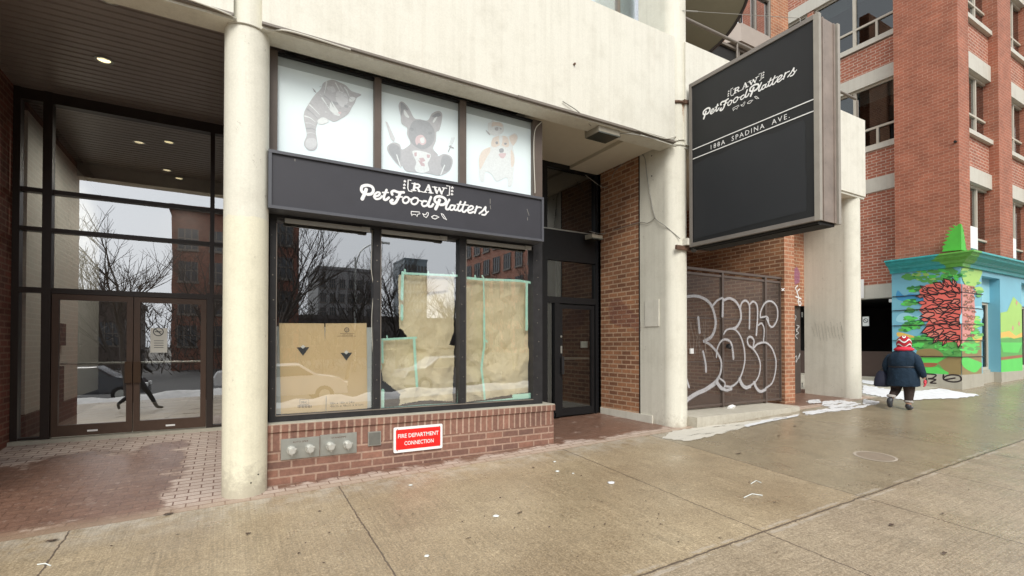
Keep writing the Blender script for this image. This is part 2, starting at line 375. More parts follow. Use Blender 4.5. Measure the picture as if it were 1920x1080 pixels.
def paver_mat():
    m, t, bs = newmat('entry_brick_pavers'); p = pos(t); uv = N(t, 'UVMap').outputs[0]; s = N(t, 'SeparateXYZ'); L(t, p, s.inputs[0]); X, Y = s.outputs[0], s.outputs[1]
    b = N(t, 'TexBrick'); L(t, uv, b.inputs['Vector']); b.offset = .5
    b.inputs['Color1'].default_value = (.19, .10, .070, 1); b.inputs['Color2'].default_value = (.135, .072, .052, 1); b.inputs['Mortar'].default_value = (.12, .07, .045, 1)
    b.inputs['Scale'].default_value = 1; b.inputs['Mortar Size'].default_value = .006; b.inputs['Brick Width'].default_value = .225; b.inputs['Row Height'].default_value = .112; b.inputs['Mortar Smooth'].default_value = .1
    wet = mixc(t, ramp(t, noi(t, p, 6, 8, .8), .35, .75, (.15, .15, .15), (.8, .8, .8)), b.outputs[0], (.25, .155, .11)); wet = mixc(t, 1.0, wet, ramp(t, noi(t, p, 18, 6, .8), .3, .7, (.75, .72, .7), (1.2, 1.2, 1.2)), 'MULTIPLY'); wet = mixc(t, math_(t, 'MULTIPLY', b.outputs['Fac'], .5), wet, (.10, .05, .035))
    b2 = N(t, 'TexBrick'); L(t, uv, b2.inputs['Vector']); b2.offset = .5
    b2.inputs['Color1'].default_value = (.52, .43, .37, 1); b2.inputs['Color2'].default_value = (.43, .34, .285, 1); b2.inputs['Mortar'].default_value = (.17, .10, .08, 1)
    b2.inputs['Scale'].default_value = 1; b2.inputs['Mortar Size'].default_value = .007; b2.inputs['Brick Width'].default_value = .225; b2.inputs['Row Height'].default_value = .112; b2.inputs['Mortar Smooth'].default_value = .1
    n = noi(t, p, 1.5, 7, .68)
    # dry: beside the doors at the back, and beside the round column
    back = math_(t, 'MULTIPLY', math_(t, 'SUBTRACT', math_(t, 'SUBTRACT', Y, 8.15), math_(t, 'MULTIPLY', math_(t, 'ADD', X, 1.2), .35)), 1.1, clamp=True)
    dx = math_(t, 'ADD', X, .1)
    side = math_(t, 'MULTIPLY', math_(t, 'ADD', math_(t, 'MULTIPLY', dx, 1.0), .60), 2.2, clamp=True)
    side = math_(t, 'MULTIPLY', side, math_(t, 'LESS_THAN', X, .5))
    edge = math_(t, 'MULTIPLY', math_(t, 'SUBTRACT', 6.12, Y), 2.6, clamp=True)
    edge = math_(t, 'MULTIPLY', edge, math_(t, 'GREATER_THAN', X, .1))
    d = math_(t, 'MAXIMUM', math_(t, 'MAXIMUM', back, side), edge)
    mask = ramp(t, math_(t, 'ADD', math_(t, 'MULTIPLY', d, .42), math_(t, 'MULTIPLY', n, 1.15)), .70, .80)
    col = mixc(t, mask, wet, b2.outputs[0])
    col = mixc(t, math_(t, 'MULTIPLY', ramp(t, noi(t, p, 9, 8, .8), .58, .68), .6), col, (.48, .42, .37))
    lf = math_(t, 'MULTIPLY', math_(t, 'SUBTRACT', 6.15, Y), 1.8, clamp=True)
    col = mixc(t, math_(t, 'MULTIPLY', ramp(t, math_(t, 'ADD', lf, math_(t, 'MULTIPLY', n, .5)), .55, .95), .6), col, (.34, .25, .17))
    col = mixc(t, 1.0, col, ramp(t, noi(t, p, 60, 5, .7), .2, .8, (.72, .72, .72), (1.22, 1.22, 1.22)), 'MULTIPLY')
    L(t, col, bs.inputs['Base Color'])
    L(t, ramp(t, mask, 0, 1, (.38, .38, .38), (.8, .8, .8)), bs.inputs['Roughness'])
    h = math_(t, 'ADD', math_(t, 'MULTIPLY', b.outputs['Fac'], -1), math_(t, 'MULTIPLY', noi(t, p, 40, 5, .7), .8)); bump(t, bs, h, .5, .006); return m
M_side = sidewalk_mat(); M_pav = paver_mat()
M_asph = flat('asphalt', (.035, .035, .035), .85, .3, 4, 0, .3)
M_dirt = flat('bare_ground', (.09, .08, .065), .8, .3, 1)

def sheet(x0, x1, y0, y1, dz, nx, ny):
    mb = MB(); vs = []
    for j in range(ny+1):
        for i in range(nx+1):
            x = x0+(x1-x0)*i/nx; y = y0+(y1-y0)*j/ny; vs.append((x, y, G(x, y)+dz))
    mb.add(vs, [(j*(nx+1)+i, j*(nx+1)+i+1, (j+1)*(nx+1)+i+1, (j+1)*(nx+1)+i) for j in range(ny) for i in range(nx)]); return mb
# ground: big sheet to the horizon, then road, sidewalk and pavers
mb = MB(); mb.add([(-900, -900, -1.6), (900, -900, -1.6), (900, 900, -1.6), (-900, 900, -1.6)], [(0, 1, 2, 3)]); mk('ground', mb, M_dirt, kind='structure')
mk('road', sheet(-70, 90, -60, -5.6, -.16, 40, 4), M_asph, kind='structure')
mb = sheet(-70, 90, -5.6, 5.7, 0, 320, 45); mk('sidewalk', mb, M_side, kind='structure')
mb = sheet(-3.4, 12.9, 5.7, 6.05, -.002, 60, 4)
for r in ((-3.4, 3.9, 6.05, 9.6, 30, 24), (3.901, 6.6, 6.05, 8.0, 10, 10), (6.601, 12.9, 6.05, 9.5, 20, 12)):
    s2 = sheet(r[0], r[1], r[2], r[3], -.002, r[4], r[5]); mb.add(s2.v, s2.f)
mk('entry_paving', mb, M_pav, kind='structure')
mk('alley_pavement', sheet(12.9, 17.2, 5.7, 16, -.001, 10, 20), M_conc, kind='structure')

# ------------------------------------------------------------------ MAIN BUILDING
B = thing('concrete_building', (0, 6, 0), 'cream concrete and brick commercial building with round columns and a recessed shopfront', 'building')
YC = 6.02; SF = 5.77; ZB = CAMZ+3.33; ZT = CAMZ+5.13
COLX = (.18, 6.67, 12.4); RC = .215
def column(cx, plate, zt=13):
    mb = MB(); n = 40; rings = []
    z0 = G(cx, 5.8)-.05
    for z in [q for q in (z0, z0+.06, 1.0, 2.2, 3.4, 4.6, 6, 8) if q < zt]+[zt]:
        rr = RC
        rings.append([(cx+rr*math.cos(2*math.pi*k/n), YC+rr*math.sin(2*math.pi*k/n), z) for k in range(n)])
    mb.loft(rings)
    if plate: mb.box((cx-RC+.002, YC, z0), (cx+RC-.002, plate, zt))
    return mk('column', mb, M_cream_col, B)
c1 = column(COLX[0], None, 9); c1['label'] = 'freestanding round cream column left of the shop window'
c2 = column(COLX[1], 6.62, 13); c3 = column(COLX[2], 6.93, ZB)
# anchor holes in the columns
for px, py, cx in ((470, 905, .18), (487, 890, .18)):
    p = onY(px, py, YC-RC*.93); d = Vector((p.x-cx, p.y-YC, 0)).normalized(); q = Vector((cx, YC, p.z))+d*(RC+.001); mb = MB(); mb.cyl(q-d*.005, q+d*.002, .008, 8); mk('anchor_hole', mb, M_dark, B)
for px, py in ((1228, 255), (1222, 292), (1222, 330)):
    p = onX(px, py, COLX[1]-RC-.0); mb = MB(); mb.cyl(p, p+Vector((-.004, 0, 0)), .012, 8); mk('anchor_hole', mb, M_dark, B)
# spandrel panels with drip edge
def span(x0, x1, zb=ZB, zt=ZT):
    mb = MB(); mb.box((x0, SF, zb+.05), (x1, 6.10, zt)); mb.box((x0, SF+.03, zb), (x1, 6.10, zb+.05)); return mk('spandrel', mb, M_cream, B)
span(-9, .045); s2_ = span(.305, 6.44); span(6.70, 12.62)
mb = MB(); mb.box((.305, SF-.012, ZB+.025), (3.4, SF+.03, ZB+.05)); mb.box((3.4, SF-.022, ZB+.02), (6.44, SF+.03, ZB+.052)); mb.box((-9, SF-.012, ZB+.025), (.045, SF+.03, ZB+.05)); mk('drip_edge', mb, M_taupe, B)
mb = MB(); p = onY(1076, 121, SF); mb.cyl(p, p-Vector((0, .03, 0)), .016, 10); mk('bolt', mb, M_rust, B)
# soffits
mb = MB(); y = 6.12
mb.box((-3.3, 6.10, ZB+.30), (.6, 9.5, ZB+.34), 1)
while y < 9.38:
    mb.box((-3.3, y, ZB+.262), (.6, y+.105, ZB+.275)); mb.box((-3.3, y+.100, ZB+.256), (.6, y+.108, ZB+.29)); y += .13
mk('slatted_soffit', mb, [M_soffitmetal, M_dark], B)
mb = MB(); mb.box((3.9, 6.10, CAMZ+3.47), (10.4, 9.2, CAMZ+3.6)); mb.box((5.75, 6.10, CAMZ+3.41), (6.43, 7.78, CAMZ+3.468)); mk('plaster_soffit', mb, M_soff, B)
# downlights
def downlight(x, y, z, ph=None):
    d = thing('downlight', (x, y, z-.01), 'small round lit downlight in the brown slatted soffit' if ph is None else ph, 'ceiling light')
    mb = MB(); n = 24
    a = [(x+.10*math.cos(2*math.pi*k/n), y+.10*math.sin(2*math.pi*k/n), z-.012) for k in range(n)]
    b = [(x+.075*math.cos(2*math.pi*k/n), y+.075*math.sin(2*math.pi*k/n), z-.016) for k in range(n)]
    c = [(x+.07*math.cos(2*math.pi*k/n), y+.07*math.sin(2*math.pi*k/n), z+.03) for k in range(n)]
    mb.loft([a, b, c], cap=False); mk('trim_ring', mb, M_steel, d)
    mb = MB(); mb.cyl((x, y, z-.004), (x, y, z+.02), .069, 24); mk('lens', mb, M_lamp, d)
M_lamp = emis('warm_lamp_lens', (1, .84, .50), 1.1)
p = ray(195, 112); t = (ZB+.262-CAMZ)/p.z; q = CAM+p*t; downlight(q.x, q.y, ZB+.262)
p = ray(204, -4); t = (ZB+.262-CAMZ)/p.z; q = CAM+p*t; downlight(q.x, q.y, ZB+.262, 'round downlight at the very top edge of the photo, nearer the street')
# left brick wall of the entrance
XL = onY(24, 500, 9.4).x
mb = MB(); mb.box((XL-.35, 5.9, -.2), (XL, 9.5, 5.5)); mk('brick_wall', mb, M_brick_left, B)
# upper storey behind the balcony
mb = MB(); mb.box((-9, 8.6, 5.2), (14.4, 8.9, 13)); mk('upper_wall', mb, M_brick_pier, B)
mb = MB(); mb.box((-9, 6.1, 6.0), (12.6, 8.6, 6.1)); mk('balcony_floor', mb, M_conc, B)
mb = MB(); g = MB()
wx0 = onY(1120, 20, 6.9).x; wx1 = onY(1211, 20, 6.9).x
mb.box((wx1-.10, 6.85, 6.1), (wx1, 6.95, 10)); mb.box((wx1-.75, 6.86, 6.1), (wx1-.68, 6.94, 10)); mb.box((3, 6.86, 9.9), (wx1, 6.95, 10))
w_ = mk('window', mb, M_taupe, B); g.box((3, 6.89, 6.1), (wx1-.1, 6.91, 9.9)); mk('pane', g, M_glass, w_)
mb = MB(); mb.box((3, 7.3, 6.1), (wx1+.1, 7.35, 10)); mk('curtain', mb, M_film, B)
# polygonal bay
P1 = onY(1390, 42, 8.3); z1 = P1.z; z0 = onY(1390, 76, 8.3).z
bay = [(P1.x, 8.3), (P1.x+1.35, 8.3), (P1.x+1.35, 8.6), (P1.x-.9, 9.6), (P1.x-.9, 9.2)]
bay = [(P1.x, 8.3), (P1.x+1.25, 8.3), (P1.x+1.25, 9.6), (P1.x-1.3, 9.6)]
mb = MB(); mb.prism([(x, y, z0) for x, y in bay], (0, 0, z1-z0)); bb = mk('bay_window', mb, flat('taupe_cladding', (.36, .31, .27), .6, .08), B)
mb = MB()
for (ax, ay), (bx, by) in ((bay[0], bay[1]), (bay[3], bay[0])):
    for f in (0, .5, 1): mb.cyl((ax+(bx-ax)*f, ay+(by-ay)*f+.03, z1), (ax+(bx-ax)*f, ay+(by-ay)*f+.03, z1+2.2), .045, 6)
    mb.cyl((ax, ay+.03, z1+1.0), (bx, by+.03, z1+1.0), .035, 6)
mk('frame', mb, M_taupe, bb)
mb = MB(); mb.prism([(x*1, y+.07, z1) for x, y in bay], (0, 0, 2.2)); mk('pane', mb, glass('bay_glass', (.4, .48, .55), .85), bb)
mb = MB(); mb.box((P1.x-1.5, 8.57, 7.0), (P1.x+1.2, 8.62, z0-.02)); mk('dark_opening', mb, M_dark, B)
mb = MB(); mb.box((P1.x-1.45, 8.5, z0-.12), (P1.x+1.25, 8.56, z0-.06)); mb.box((P1.x+.15, 8.5, 7), (P1.x+.22, 8.56, z0-.12)); mk('opening_frame', mb, M_taupe, B)
# rail
RY = 6.02; rz = onY(1383, 81, RY).z
rl = thing('balcony_rail', (9.5, RY, ZT), 'grey pipe handrail running above the cream balcony wall', 'railing')
mb = MB(); mb.tube([(6.9, RY, rz), (12.75, RY, rz)], .028, 8); mk('top_rail', mb, M_taupe, rl)
for px in (1382, 1607):
    x = onY(px, 100, RY).x; mb = MB(); mb.cyl((x, RY, ZT-.02), (x, RY, rz-.02), .022, 8); mk('post', mb, M_taupe, rl)
# big olive disc (dish) behind the column
dish = thing('satellite_dish', (8.2, 7.7, 6.1), 'large round olive dish with a dark rim above the balcony rail', 'satellite dish')
DC = onY(1262, -24, 7.4); mb = MB(); n = 48; rings = []
ax = (CAM-DC).normalized(); sx = ax.cross(UZ).normalized(); sy = sx.cross(ax)
DR = (onY(1352, -24, 7.4)-DC).length*.93
for k in range(7):
    r = DR*k/6+.001; rings.append([DC+ax*(.35*(r/DR)**2-.35)*-1+(sx*math.cos(2*math.pi*j/n)+sy*math.sin(2*math.pi*j/n))*r for j in range(n)])
mb.loft(rings, cap=False); mk('reflector', mb, flat('olive_dish', (.155, .135, .085), .5, .08), dish)
mb = MB(); mb.tube(rings[-1]+[rings[-1][0]], .035, 8, cap=False); mk('rim', mb, M_bronze, dish)
mb = MB(); mb.tube([(DC.x, DC.y+.3, 6.1), (DC.x, DC.y+.3, DC.z)], .07, 10); mk('mast', mb, M_taupe, dish)

def paneY(x0, x1, y, z0, z1, name='pane', mat=None, parent=None):
    g = MB(); g.add([(x0, y, z0), (x1, y, z0), (x1, y, z1), (x0, y, z1)], [(0, 1, 2, 3)]); return mk(name, g, mat, parent)
# ---- storefront
YW = 6.05; YG = 6.22; YFR = 6.15
XA = COLX[0]+.13; XB = onY(1038, 790, YW).x
zs = onY(505, 795, YW).z; zw = zs
mb = MB(); mb.box((XA, YW, -.2), (XB, 6.40, zs-.30)); 
mk('brick_base', mb, M_brick_base, B)
mb = MB(); mb.box((XA, YW-.001, zs-.30), (XB-.001, 6.40, zs-.095)); mk('soldier_course', mb, M_brick_sold, B)
mb = MB(); mb.box((XA, YW-.022, zs-.095), (XB+.015, 6.40, zs-.012)); mk('brick_sill', mb, M_brick_sold, B)
mb = MB(); mb.box((XA+.003, YW-.015, zs-.012), (XB+.01, 6.41, zs)); mk('mortar_cap', mb, M_conc, B)
def X_(px, y=YG, py=600): return onY(px, py, y).x
xj = [X_(505, YFR), X_(518, YFR), X_(701, YFR), X_(714, YFR), X_(862, YFR), X_(874, YFR), X_(1000, YFR), X_(1017, YFR)]
ztop = ZB-.005
SGB = onY(503, 389, 5.88).z; SGT = onY(503, 279, 5.88).z
zfb = onY(518, 779, YFR).z  # top of bottom frame bar
fr = MB()
for a, b in ((xj[0], xj[1]), (xj[2], xj[3]), (xj[4], xj[5]), (xj[6], xj[7])): fr.box((a, YFR, zs+.001), (b, 6.30, SGB+.1))
fr.box((xj[1], YFR+.004, zs+.001), (xj[6], 6.298, zfb))
fr.box((xj[1], YFR+.004, SGB-.03), (xj[6], 6.298, SGB+.1))
WF = mk('shop_window', fr, M_worn, B); WF['label'] = 'black framed lower shop windows'
fr = MB(); zhu = onY(518, 99, YFR).z
for a, b in ((xj[0]-.03, xj[1]), (xj[2], xj[3]), (xj[4], xj[5]), (xj[6], xj[7])): fr.box((a, YFR, SGB+.12), (b, 6.30, ztop))
fr.box((xj[1]-.001, YFR+.012, zhu), (xj[6]+.001, 6.29, ztop-.002), 1); fr.box((xj[1], YFR+.004, zhu+.085), (xj[6], YFR+.012, zhu+.10), 1)
UW = mk('transom_window', fr, [flat('brown_transom_frame', (.10, .075, .06), .5, .2, 8), M_blackfr], B)

for i, (a, b) in enumerate(((xj[1], xj[2]), (xj[3], xj[4]), (xj[5], xj[6]))):
    paneY(a, b, YG-.002, zfb, SGB+.1, mat=M_glass, parent=WF)
    g = MB(); g.box((a, YG-.003, SGB+.12), (b, YG+.002, zhu)); g2 = mk('pane', g, M_film, UW)
    g = MB(); g.box((a, YG-.006, zhu-.10), (b, YG-.003, zhu)); mk('film_strip', g, M_filmstrip, UW)
    # aluminium head channel with end clips, under the sign
    g = MB(); za = SGB-.03
    g.box((a+(.08 if i == 0 else .0), YFR-.035, za-.055), (b-.06-(.14 if i == 1 else 0), YFR+.003, za-.008)); g.box((b-.16-(.14 if i == 1 else 0), YFR-.045, za-.06), (b-.06-(.14 if i == 1 else 0), YFR-.035, za-.004)); mk('shutter_track', g, M_track, WF)
# shiny glazing bead
g = MB(); g.box((xj[1], YFR-.002, zfb-.012), (xj[6], YFR+.004, zfb)); 
for x in (xj[1], xj[3], xj[5]): g.box((x-.004, YFR-.003, zfb), (x+.004, YFR, SGB-.1))
mk('glazing_bead', g, M_taupe, WF)
# screws
for a, b in ((xj[0], xj[1]), (xj[2], xj[3]), (xj[4], xj[5]), (xj[6], xj[7])):
    for k in range(9):
        z = zfb+.1+(SGB-zfb-.3)*k/8+rnd.uniform(-.05, .05); x = (a+b)/2+rnd.uniform(-.02, .02); g = MB(); g.cyl((x, YFR-.003, z), (x, YFR+.001, z), rnd.uniform(.004, .008), 6); mk('screw', g, M_taupe, WF)
# interior of shop
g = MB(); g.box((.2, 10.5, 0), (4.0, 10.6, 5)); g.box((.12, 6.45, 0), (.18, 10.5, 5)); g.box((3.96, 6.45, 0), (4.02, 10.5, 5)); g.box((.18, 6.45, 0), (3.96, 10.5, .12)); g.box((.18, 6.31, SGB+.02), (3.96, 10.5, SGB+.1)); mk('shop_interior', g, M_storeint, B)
# side return of the shopfront (faces right recess) and fill over sign
g = MB(); g.box((xj[7]-.08, 6.301, zs-.3), (xj[7], 7.8, ztop)); mk('side_return', g, M_worn, B)
# animals printed on the film ------------------------------------------------
def tone(nm, c): c = tuple(a*.64+b*.36 for a, b in zip(c, (.66, .72, .73))); return flat(nm, c, .4, .14, 45)
T1 = [tone('print_grey_dark', (.20, .20, .225)), tone('print_grey_mid', (.36, .345, .365)), tone('print_grey_light', (.53, .53, .55)), tone('print_pink', (.62, .42, .44)), tone('print_pale', (.72, .76, .76)), tone('print_orange', (.72, .60, .50)), tone('print_redpale', (.50, .30, .33)), tone('print_dark2', (.13, .13, .15))]
PW = Plane('Y', YG-.006)
def K(cx, cy): return PW(510+cx/4.695, 90+cy/4.695)
def D(cx, cy): return PW(700+cx/4.91, 150+cy/4.91)
OUT = Vector((0, -1, 0))
def KP(mb, f, pts, lift, mi, sm=True):
    P = [f(*q) for q in pts]; area(mb, blob(P, 4) if sm else P, OUT, lift, mi)
pk = MB()
KP(pk, K, [(450, 310), (500, 285), (540, 280), (600, 305), (650, 330), (700, 380), (785, 410), (745, 440), (730, 480), (700, 530), (670, 580), (610, 620), (548, 648), (500, 630), (440, 610), (410, 640), (385, 720), (395, 800), (400, 860), (380, 895), (330, 903), (290, 870), (282, 830), (305, 770), (295, 700), (280, 620), (285, 560), (330, 480), (380, 410), (430, 360)], .0005, 1)
KP(pk, K, [(400, 640), (450, 610), (500, 640), (470, 665), (420, 672)], .001, 4)
KP(pk, K, [(520, 470), (560, 520), (600, 590), (560, 590), (510, 540)], .001, 4)
KP(pk, K, [(690, 430), (735, 440), (715, 470), (680, 470)], .001, 4)
KP(pk, K, [(480, 350), (530, 330), (560, 380), (520, 390)], .001, 2)
KP(pk, K, [(580, 380), (650, 400), (670, 470), (620, 520), (570, 470), (560, 420)], .0012, 2)
KP(pk, K, [(310, 800), (380, 800), (390, 860), (340, 890), (295, 860)], .0012, 2)
KP(pk, K, [(355, 350), (378, 372), (395, 400), (370, 385)], .001, 0, False)
KP(pk, K, [(535, 470), (575, 480), (580, 500), (545, 495)], .0016, 0); KP(pk, K, [(640, 500), (670, 510), (665, 525), (640, 520)], .0016, 0); KP(pk, K, [(580, 565), (610, 565), (598, 585)], .0016, 3)
rr = random.Random(3)
for a, b in (((440, 440), (520, 560)), ((460, 420), (540, 520)), ((330, 500), (420, 590)), ((310, 540), (400, 620)), ((290, 600), (380, 650)), ((300, 660), (385, 690)), ((305, 710), (385, 725)), ((310, 750), (385, 760)), ((600, 330), (640, 400)), ((560, 310), (600, 390)), ((640, 350), (680, 430)), ((480, 300), (460, 400))):
    m_ = ((a[0]+b[0])/2+rr.uniform(-9, 9), (a[1]+b[1])/2-10); stroke(pk, [K(*a), K(*m_), K(*b)], .018, OUT, .0014+rr.random()*.0003, rr.choice((2, 4, 0)), ws=(1, .3))
for k in range(70):
    a = (rr.uniform(300, 690), rr.uniform(320, 600))
    if a[0] < 420 and a[1] < 470: continue
    b = (a[0]+rr.uniform(10, 30), a[1]+rr.uniform(-5, 25)); stroke(pk, [K(*a), K(*b)], .005, OUT, .0020+k*.00001, rr.choice((0, 2, 4)), ws=(1, .2))
o = mk('kitten_picture', pk, T1); setp(o, 'faded picture of a grey tabby kitten reaching down, on the left white transom window', 'window picture', 'pet pictures on the white transom windows')
pd = MB()
KP(pd, D, [(232, 240), (250, 200), (285, 210), (330, 265), (375, 350), (430, 362), (500, 372), (540, 310), (600, 285), (632, 310), (630, 370), (615, 440), (600, 470), (580, 480), (575, 560), (550, 630), (590, 680), (600, 700), (650, 680), (710, 700), (732, 750), (710, 820), (665, 860), (600, 880), (500, 860), (380, 850), (300, 838), (265, 790), (250, 800), (190, 740), (135, 660), (130, 610), (180, 575), (240, 590), (265, 640), (330, 600), (340, 570), (310, 500), (310, 440), (260, 400), (250, 330)], .0005, 1)
KP(pd, D, [(330, 450), (370, 380), (440, 370), (510, 390), (560, 460), (560, 550), (520, 610), (450, 640), (370, 600), (330, 530)], .001, 0)
KP(pd, D, [(285, 275), (330, 340), (310, 345), (285, 320)], .0012, 4); KP(pd, D, [(590, 340), (560, 390), (545, 385), (565, 350)], .0012, 4)
KP(pd, D, [(250, 215), (285, 225), (320, 280), (280, 270), (260, 330)], .0011, 7); KP(pd, D, [(540, 330), (600, 300), (620, 330), (560, 345)], .0011, 7)
KP(pd, D, [(385, 560), (400, 520), (445, 505), (480, 540), (485, 580), (450, 600), (420, 580), (400, 600)], .0014, 3); KP(pd, D, [(430, 540), (465, 530), (470, 575), (440, 580)], .0018, 4)
KP(pd, D, [(340, 440), (370, 445), (370, 468), (345, 468)], .0015, 7); KP(pd, D, [(505, 475), (540, 480), (535, 500), (508, 500)], .0015, 7)
KP(pd, D, [(360, 655), (420, 650), (500, 670), (530, 690), (515, 740), (500, 770), (515, 830), (480, 850), (450, 860), (400, 845), (380, 810), (395, 760), (370, 700)], .0013, 4)
for q in ([(375, 670), (400, 665), (400, 700), (380, 705)], [(420, 720), (460, 715), (480, 745), (440, 760)], [(490, 685), (525, 690), (515, 720), (495, 715)], [(410, 735), (470, 770), (475, 795), (440, 790)]): KP(pd, D, q, .0017, 6, False)
KP(pd, D, [(150, 600), (190, 590), (240, 620), (250, 680), (240, 760), (200, 740), (150, 660)], .0012, 0); KP(pd, D, [(640, 700), (690, 700), (720, 750), (700, 820), (660, 840), (620, 780)], .0012, 0)
KP(pd, D, [(110, 380), (130, 390), (200, 540), (190, 570), (160, 545)], .0010, 2, False)
stroke(pd, [D(215, 690), D(250, 800)], .016, OUT, .002, 4); stroke(pd, [D(655, 785), D(620, 875)], .016, OUT, .002, 4)
stroke(pd, [D(690, 660), D(715, 600)], .012, OUT, .001, 0)
for dx in (-12, 0, 12): stroke(pd, [D(715+dx, 590), D(735+dx, 530)], .006, OUT, .0012, 2)
stroke(pd, [D(700, 610), D(735, 625)], .018, OUT, .0015, 0)
o = mk('bulldog_picture', pd, T1); setp(o, 'faded picture of a black french bulldog holding knife and fork, on the middle transom window', 'window picture', 'pet pictures on the white transom windows')
pc = MB()
KP(pc, D, [(1100, 530), (1160, 510), (1230, 520), (1300, 490), (1330, 520), (1320, 570), (1285, 610), (1300, 700), (1300, 770), (1290, 850), (1280, 960), (1240, 980), (1230, 900), (1150, 930), (1120, 920), (1080, 860), (1030, 850), (1020, 930), (985, 925), (970, 820), (972, 700), (1010, 640), (1070, 620), (1090, 580)], .0005, 4)
KP(pc, D, [(1100, 540), (1160, 515), (1230, 525), (1250, 600), (1220, 620), (1170, 600), (1120, 620), (1085, 600)], .0011, 5); KP(pc, D, [(1250, 530), (1300, 500), (1325, 530), (1300, 590), (1280, 600)], .0012, 5)
KP(pc, D, [(975, 720), (1010, 650), (1070, 620), (1075, 660), (1040, 720), (1000, 800), (980, 820)], .0011, 5); KP(pc, D, [(1265, 650), (1290, 680), (1298, 760), (1270, 800)], .0011, 5)
KP(pc, D, [(1155, 520), (1190, 522), (1180, 600), (1165, 600)], .0014, 4)
KP(pc, D, [(1158, 640), (1180, 628), (1200, 640), (1195, 665), (1165, 668)], .0016, 0); KP(pc, D, [(1155, 680), (1220, 675), (1205, 715), (1175, 718)], .0015, 3)
KP(pc, D, [(1125, 570), (1145, 568), (1145, 590), (1128, 590)], .0015, 0); KP(pc, D, [(1205, 580), (1228, 580), (1222, 596), (1206, 594)], .0015, 0)
KP(pc, D, [(1055, 400), (1080, 390), (1100, 365), (1120, 385), (1180, 390), (1200, 430), (1195, 480), (1150, 510), (1100, 510), (1060, 480)], .0008, 4)
KP(pc, D, [(1100, 390), (1170, 395), (1190, 430), (1130, 420), (1090, 430)], .0012, 5); KP(pc, D, [(1120, 440), (1150, 435), (1145, 465), (1122, 462)], .0013, 1); KP(pc, D, [(1160, 440), (1180, 445), (1175, 460)], .0013, 1)
KP(pc, D, [(1035, 460), (1070, 490), (1075, 510), (1050, 490)], .001, 1)
o = mk('corgi_picture', pc, T1); setp(o, 'faded picture of a smiling corgi and a small pet, on the right transom window', 'window picture', 'pet pictures on the white transom windows')

# ---- sign logo (traced once, reused on both signs)
def sgp(cx, cy): p = onY(640+cx/6, 320+cy/6, 5.875); return (p.x, p.z)
LOGO = []
def S_(pts, w=30, closed=False, sm=True): LOGO.append(([sgp(*q) for q in pts], w, closed, sm))
S_([(285, 205), (262, 265), (240, 312)], 36); S_([(262, 250), (232, 220), (240, 172), (300, 158), (352, 178), (366, 220), (342, 255), (300, 262)], 30)
S_([(372, 290), (425, 272), (440, 247), (412, 238), (382, 262), (376, 292), (398, 314), (440, 306), (462, 282)], 21)
S_([(515, 212), (488, 275), (486, 315), (508, 322), (540, 298)], 26); S_([(468, 240), (535, 240)], 14)
S_([(578, 262), (572, 236), (600, 222), (650, 238), (708, 238)], 28); S_([(672, 240), (642, 310), (612, 356), (578, 362), (560, 340), (580, 325)], 30); S_([(622, 290), (690, 290)], 16)
S_([(725, 292), (700, 315), (705, 350), (735, 360), (765, 335), (762, 300), (730, 290), (715, 302)], 20); S_([(760, 310), (795, 318)], 14)
S_([(822, 302), (795, 325), (798, 360), (832, 374), (866, 348), (866, 312), (830, 300), (810, 312)], 20); S_([(866, 325), (915, 340)], 14)
S_([(965, 340), (930, 338), (912, 368), (930, 395), (968, 385), (985, 355)], 21); S_([(1016, 292), (990, 360), (990, 396), (1022, 396), (1040, 372)], 26)
S_([(1112, 325), (1090, 380), (1068, 425)], 36); S_([(1090, 365), (1058, 335), (1068, 295), (1120, 285), (1170, 308), (1185, 345), (1160, 375), (1122, 380)], 30)
S_([(1222, 322), (1190, 385), (1186, 425), (1210, 430), (1230, 410)], 24)
S_([(1275, 388), (1245, 385), (1228, 412), (1240, 438), (1268, 428), (1285, 392)], 20); S_([(1288, 388), (1276, 425), (1296, 440), (1318, 420)], 20)
S_([(1350, 345), (1322, 405), (1320, 440), (1342, 448), (1362, 430)], 22); S_([(1402, 350), (1374, 410), (1370, 452), (1392, 460), (1415, 440)], 22); S_([(1310, 374), (1435, 384)], 13)
S_([(1428, 445), (1475, 430), (1492, 405), (1465, 392), (1435, 418), (1430, 450), (1452, 472), (1495, 458)], 20)
S_([(1532, 398), (1520, 440), (1508, 472)], 22); S_([(1512, 440), (1545, 408), (1580, 412)], 17)
S_([(1560, 478), (1600, 445), (1632, 402), (1628, 440), (1640, 470), (1620, 494), (1590, 490)], 20); S_([(1625, 485), (1662, 455)], 13)
# RAW slab serif with brackets
S_([(832, 142), (820, 214)], 26, sm=False); S_([(832, 147), (872, 150), (888, 168), (868, 186), (828, 184)], 18); S_([(862, 188), (884, 226)], 22, sm=False); S_([(800, 138), (848, 142)], 10, sm=False); S_([(794, 213), (845, 220)], 11, sm=False); S_([(870, 226), (915, 232)], 10, sm=False)
S_([(985, 162), (945, 236)], 13, sm=False); S_([(988, 162), (1014, 242)], 26, sm=False); S_([(958, 212), (1006, 216)], 10, sm=False); S_([(922, 236), (966, 240)], 10, sm=False); S_([(990, 243), (1038, 248)], 10, sm=False)
S_([(1056, 182), (1080, 246)], 24, sm=False); S_([(1080, 246), (1108, 192)], 12, sm=False); S_([(1108, 192), (1134, 254)], 24, sm=False); S_([(1134, 254), (1164, 192)], 12, sm=False); S_([(1030, 178), (1082, 184)], 10, sm=False); S_([(1142, 188), (1192, 194)], 10, sm=False)
S_([(788, 104), (758, 100), (752, 185), (762, 222), (800, 232)], 11, sm=False); S_([(1192, 166), (1226, 172), (1220, 272), (1198, 274)], 11, sm=False)
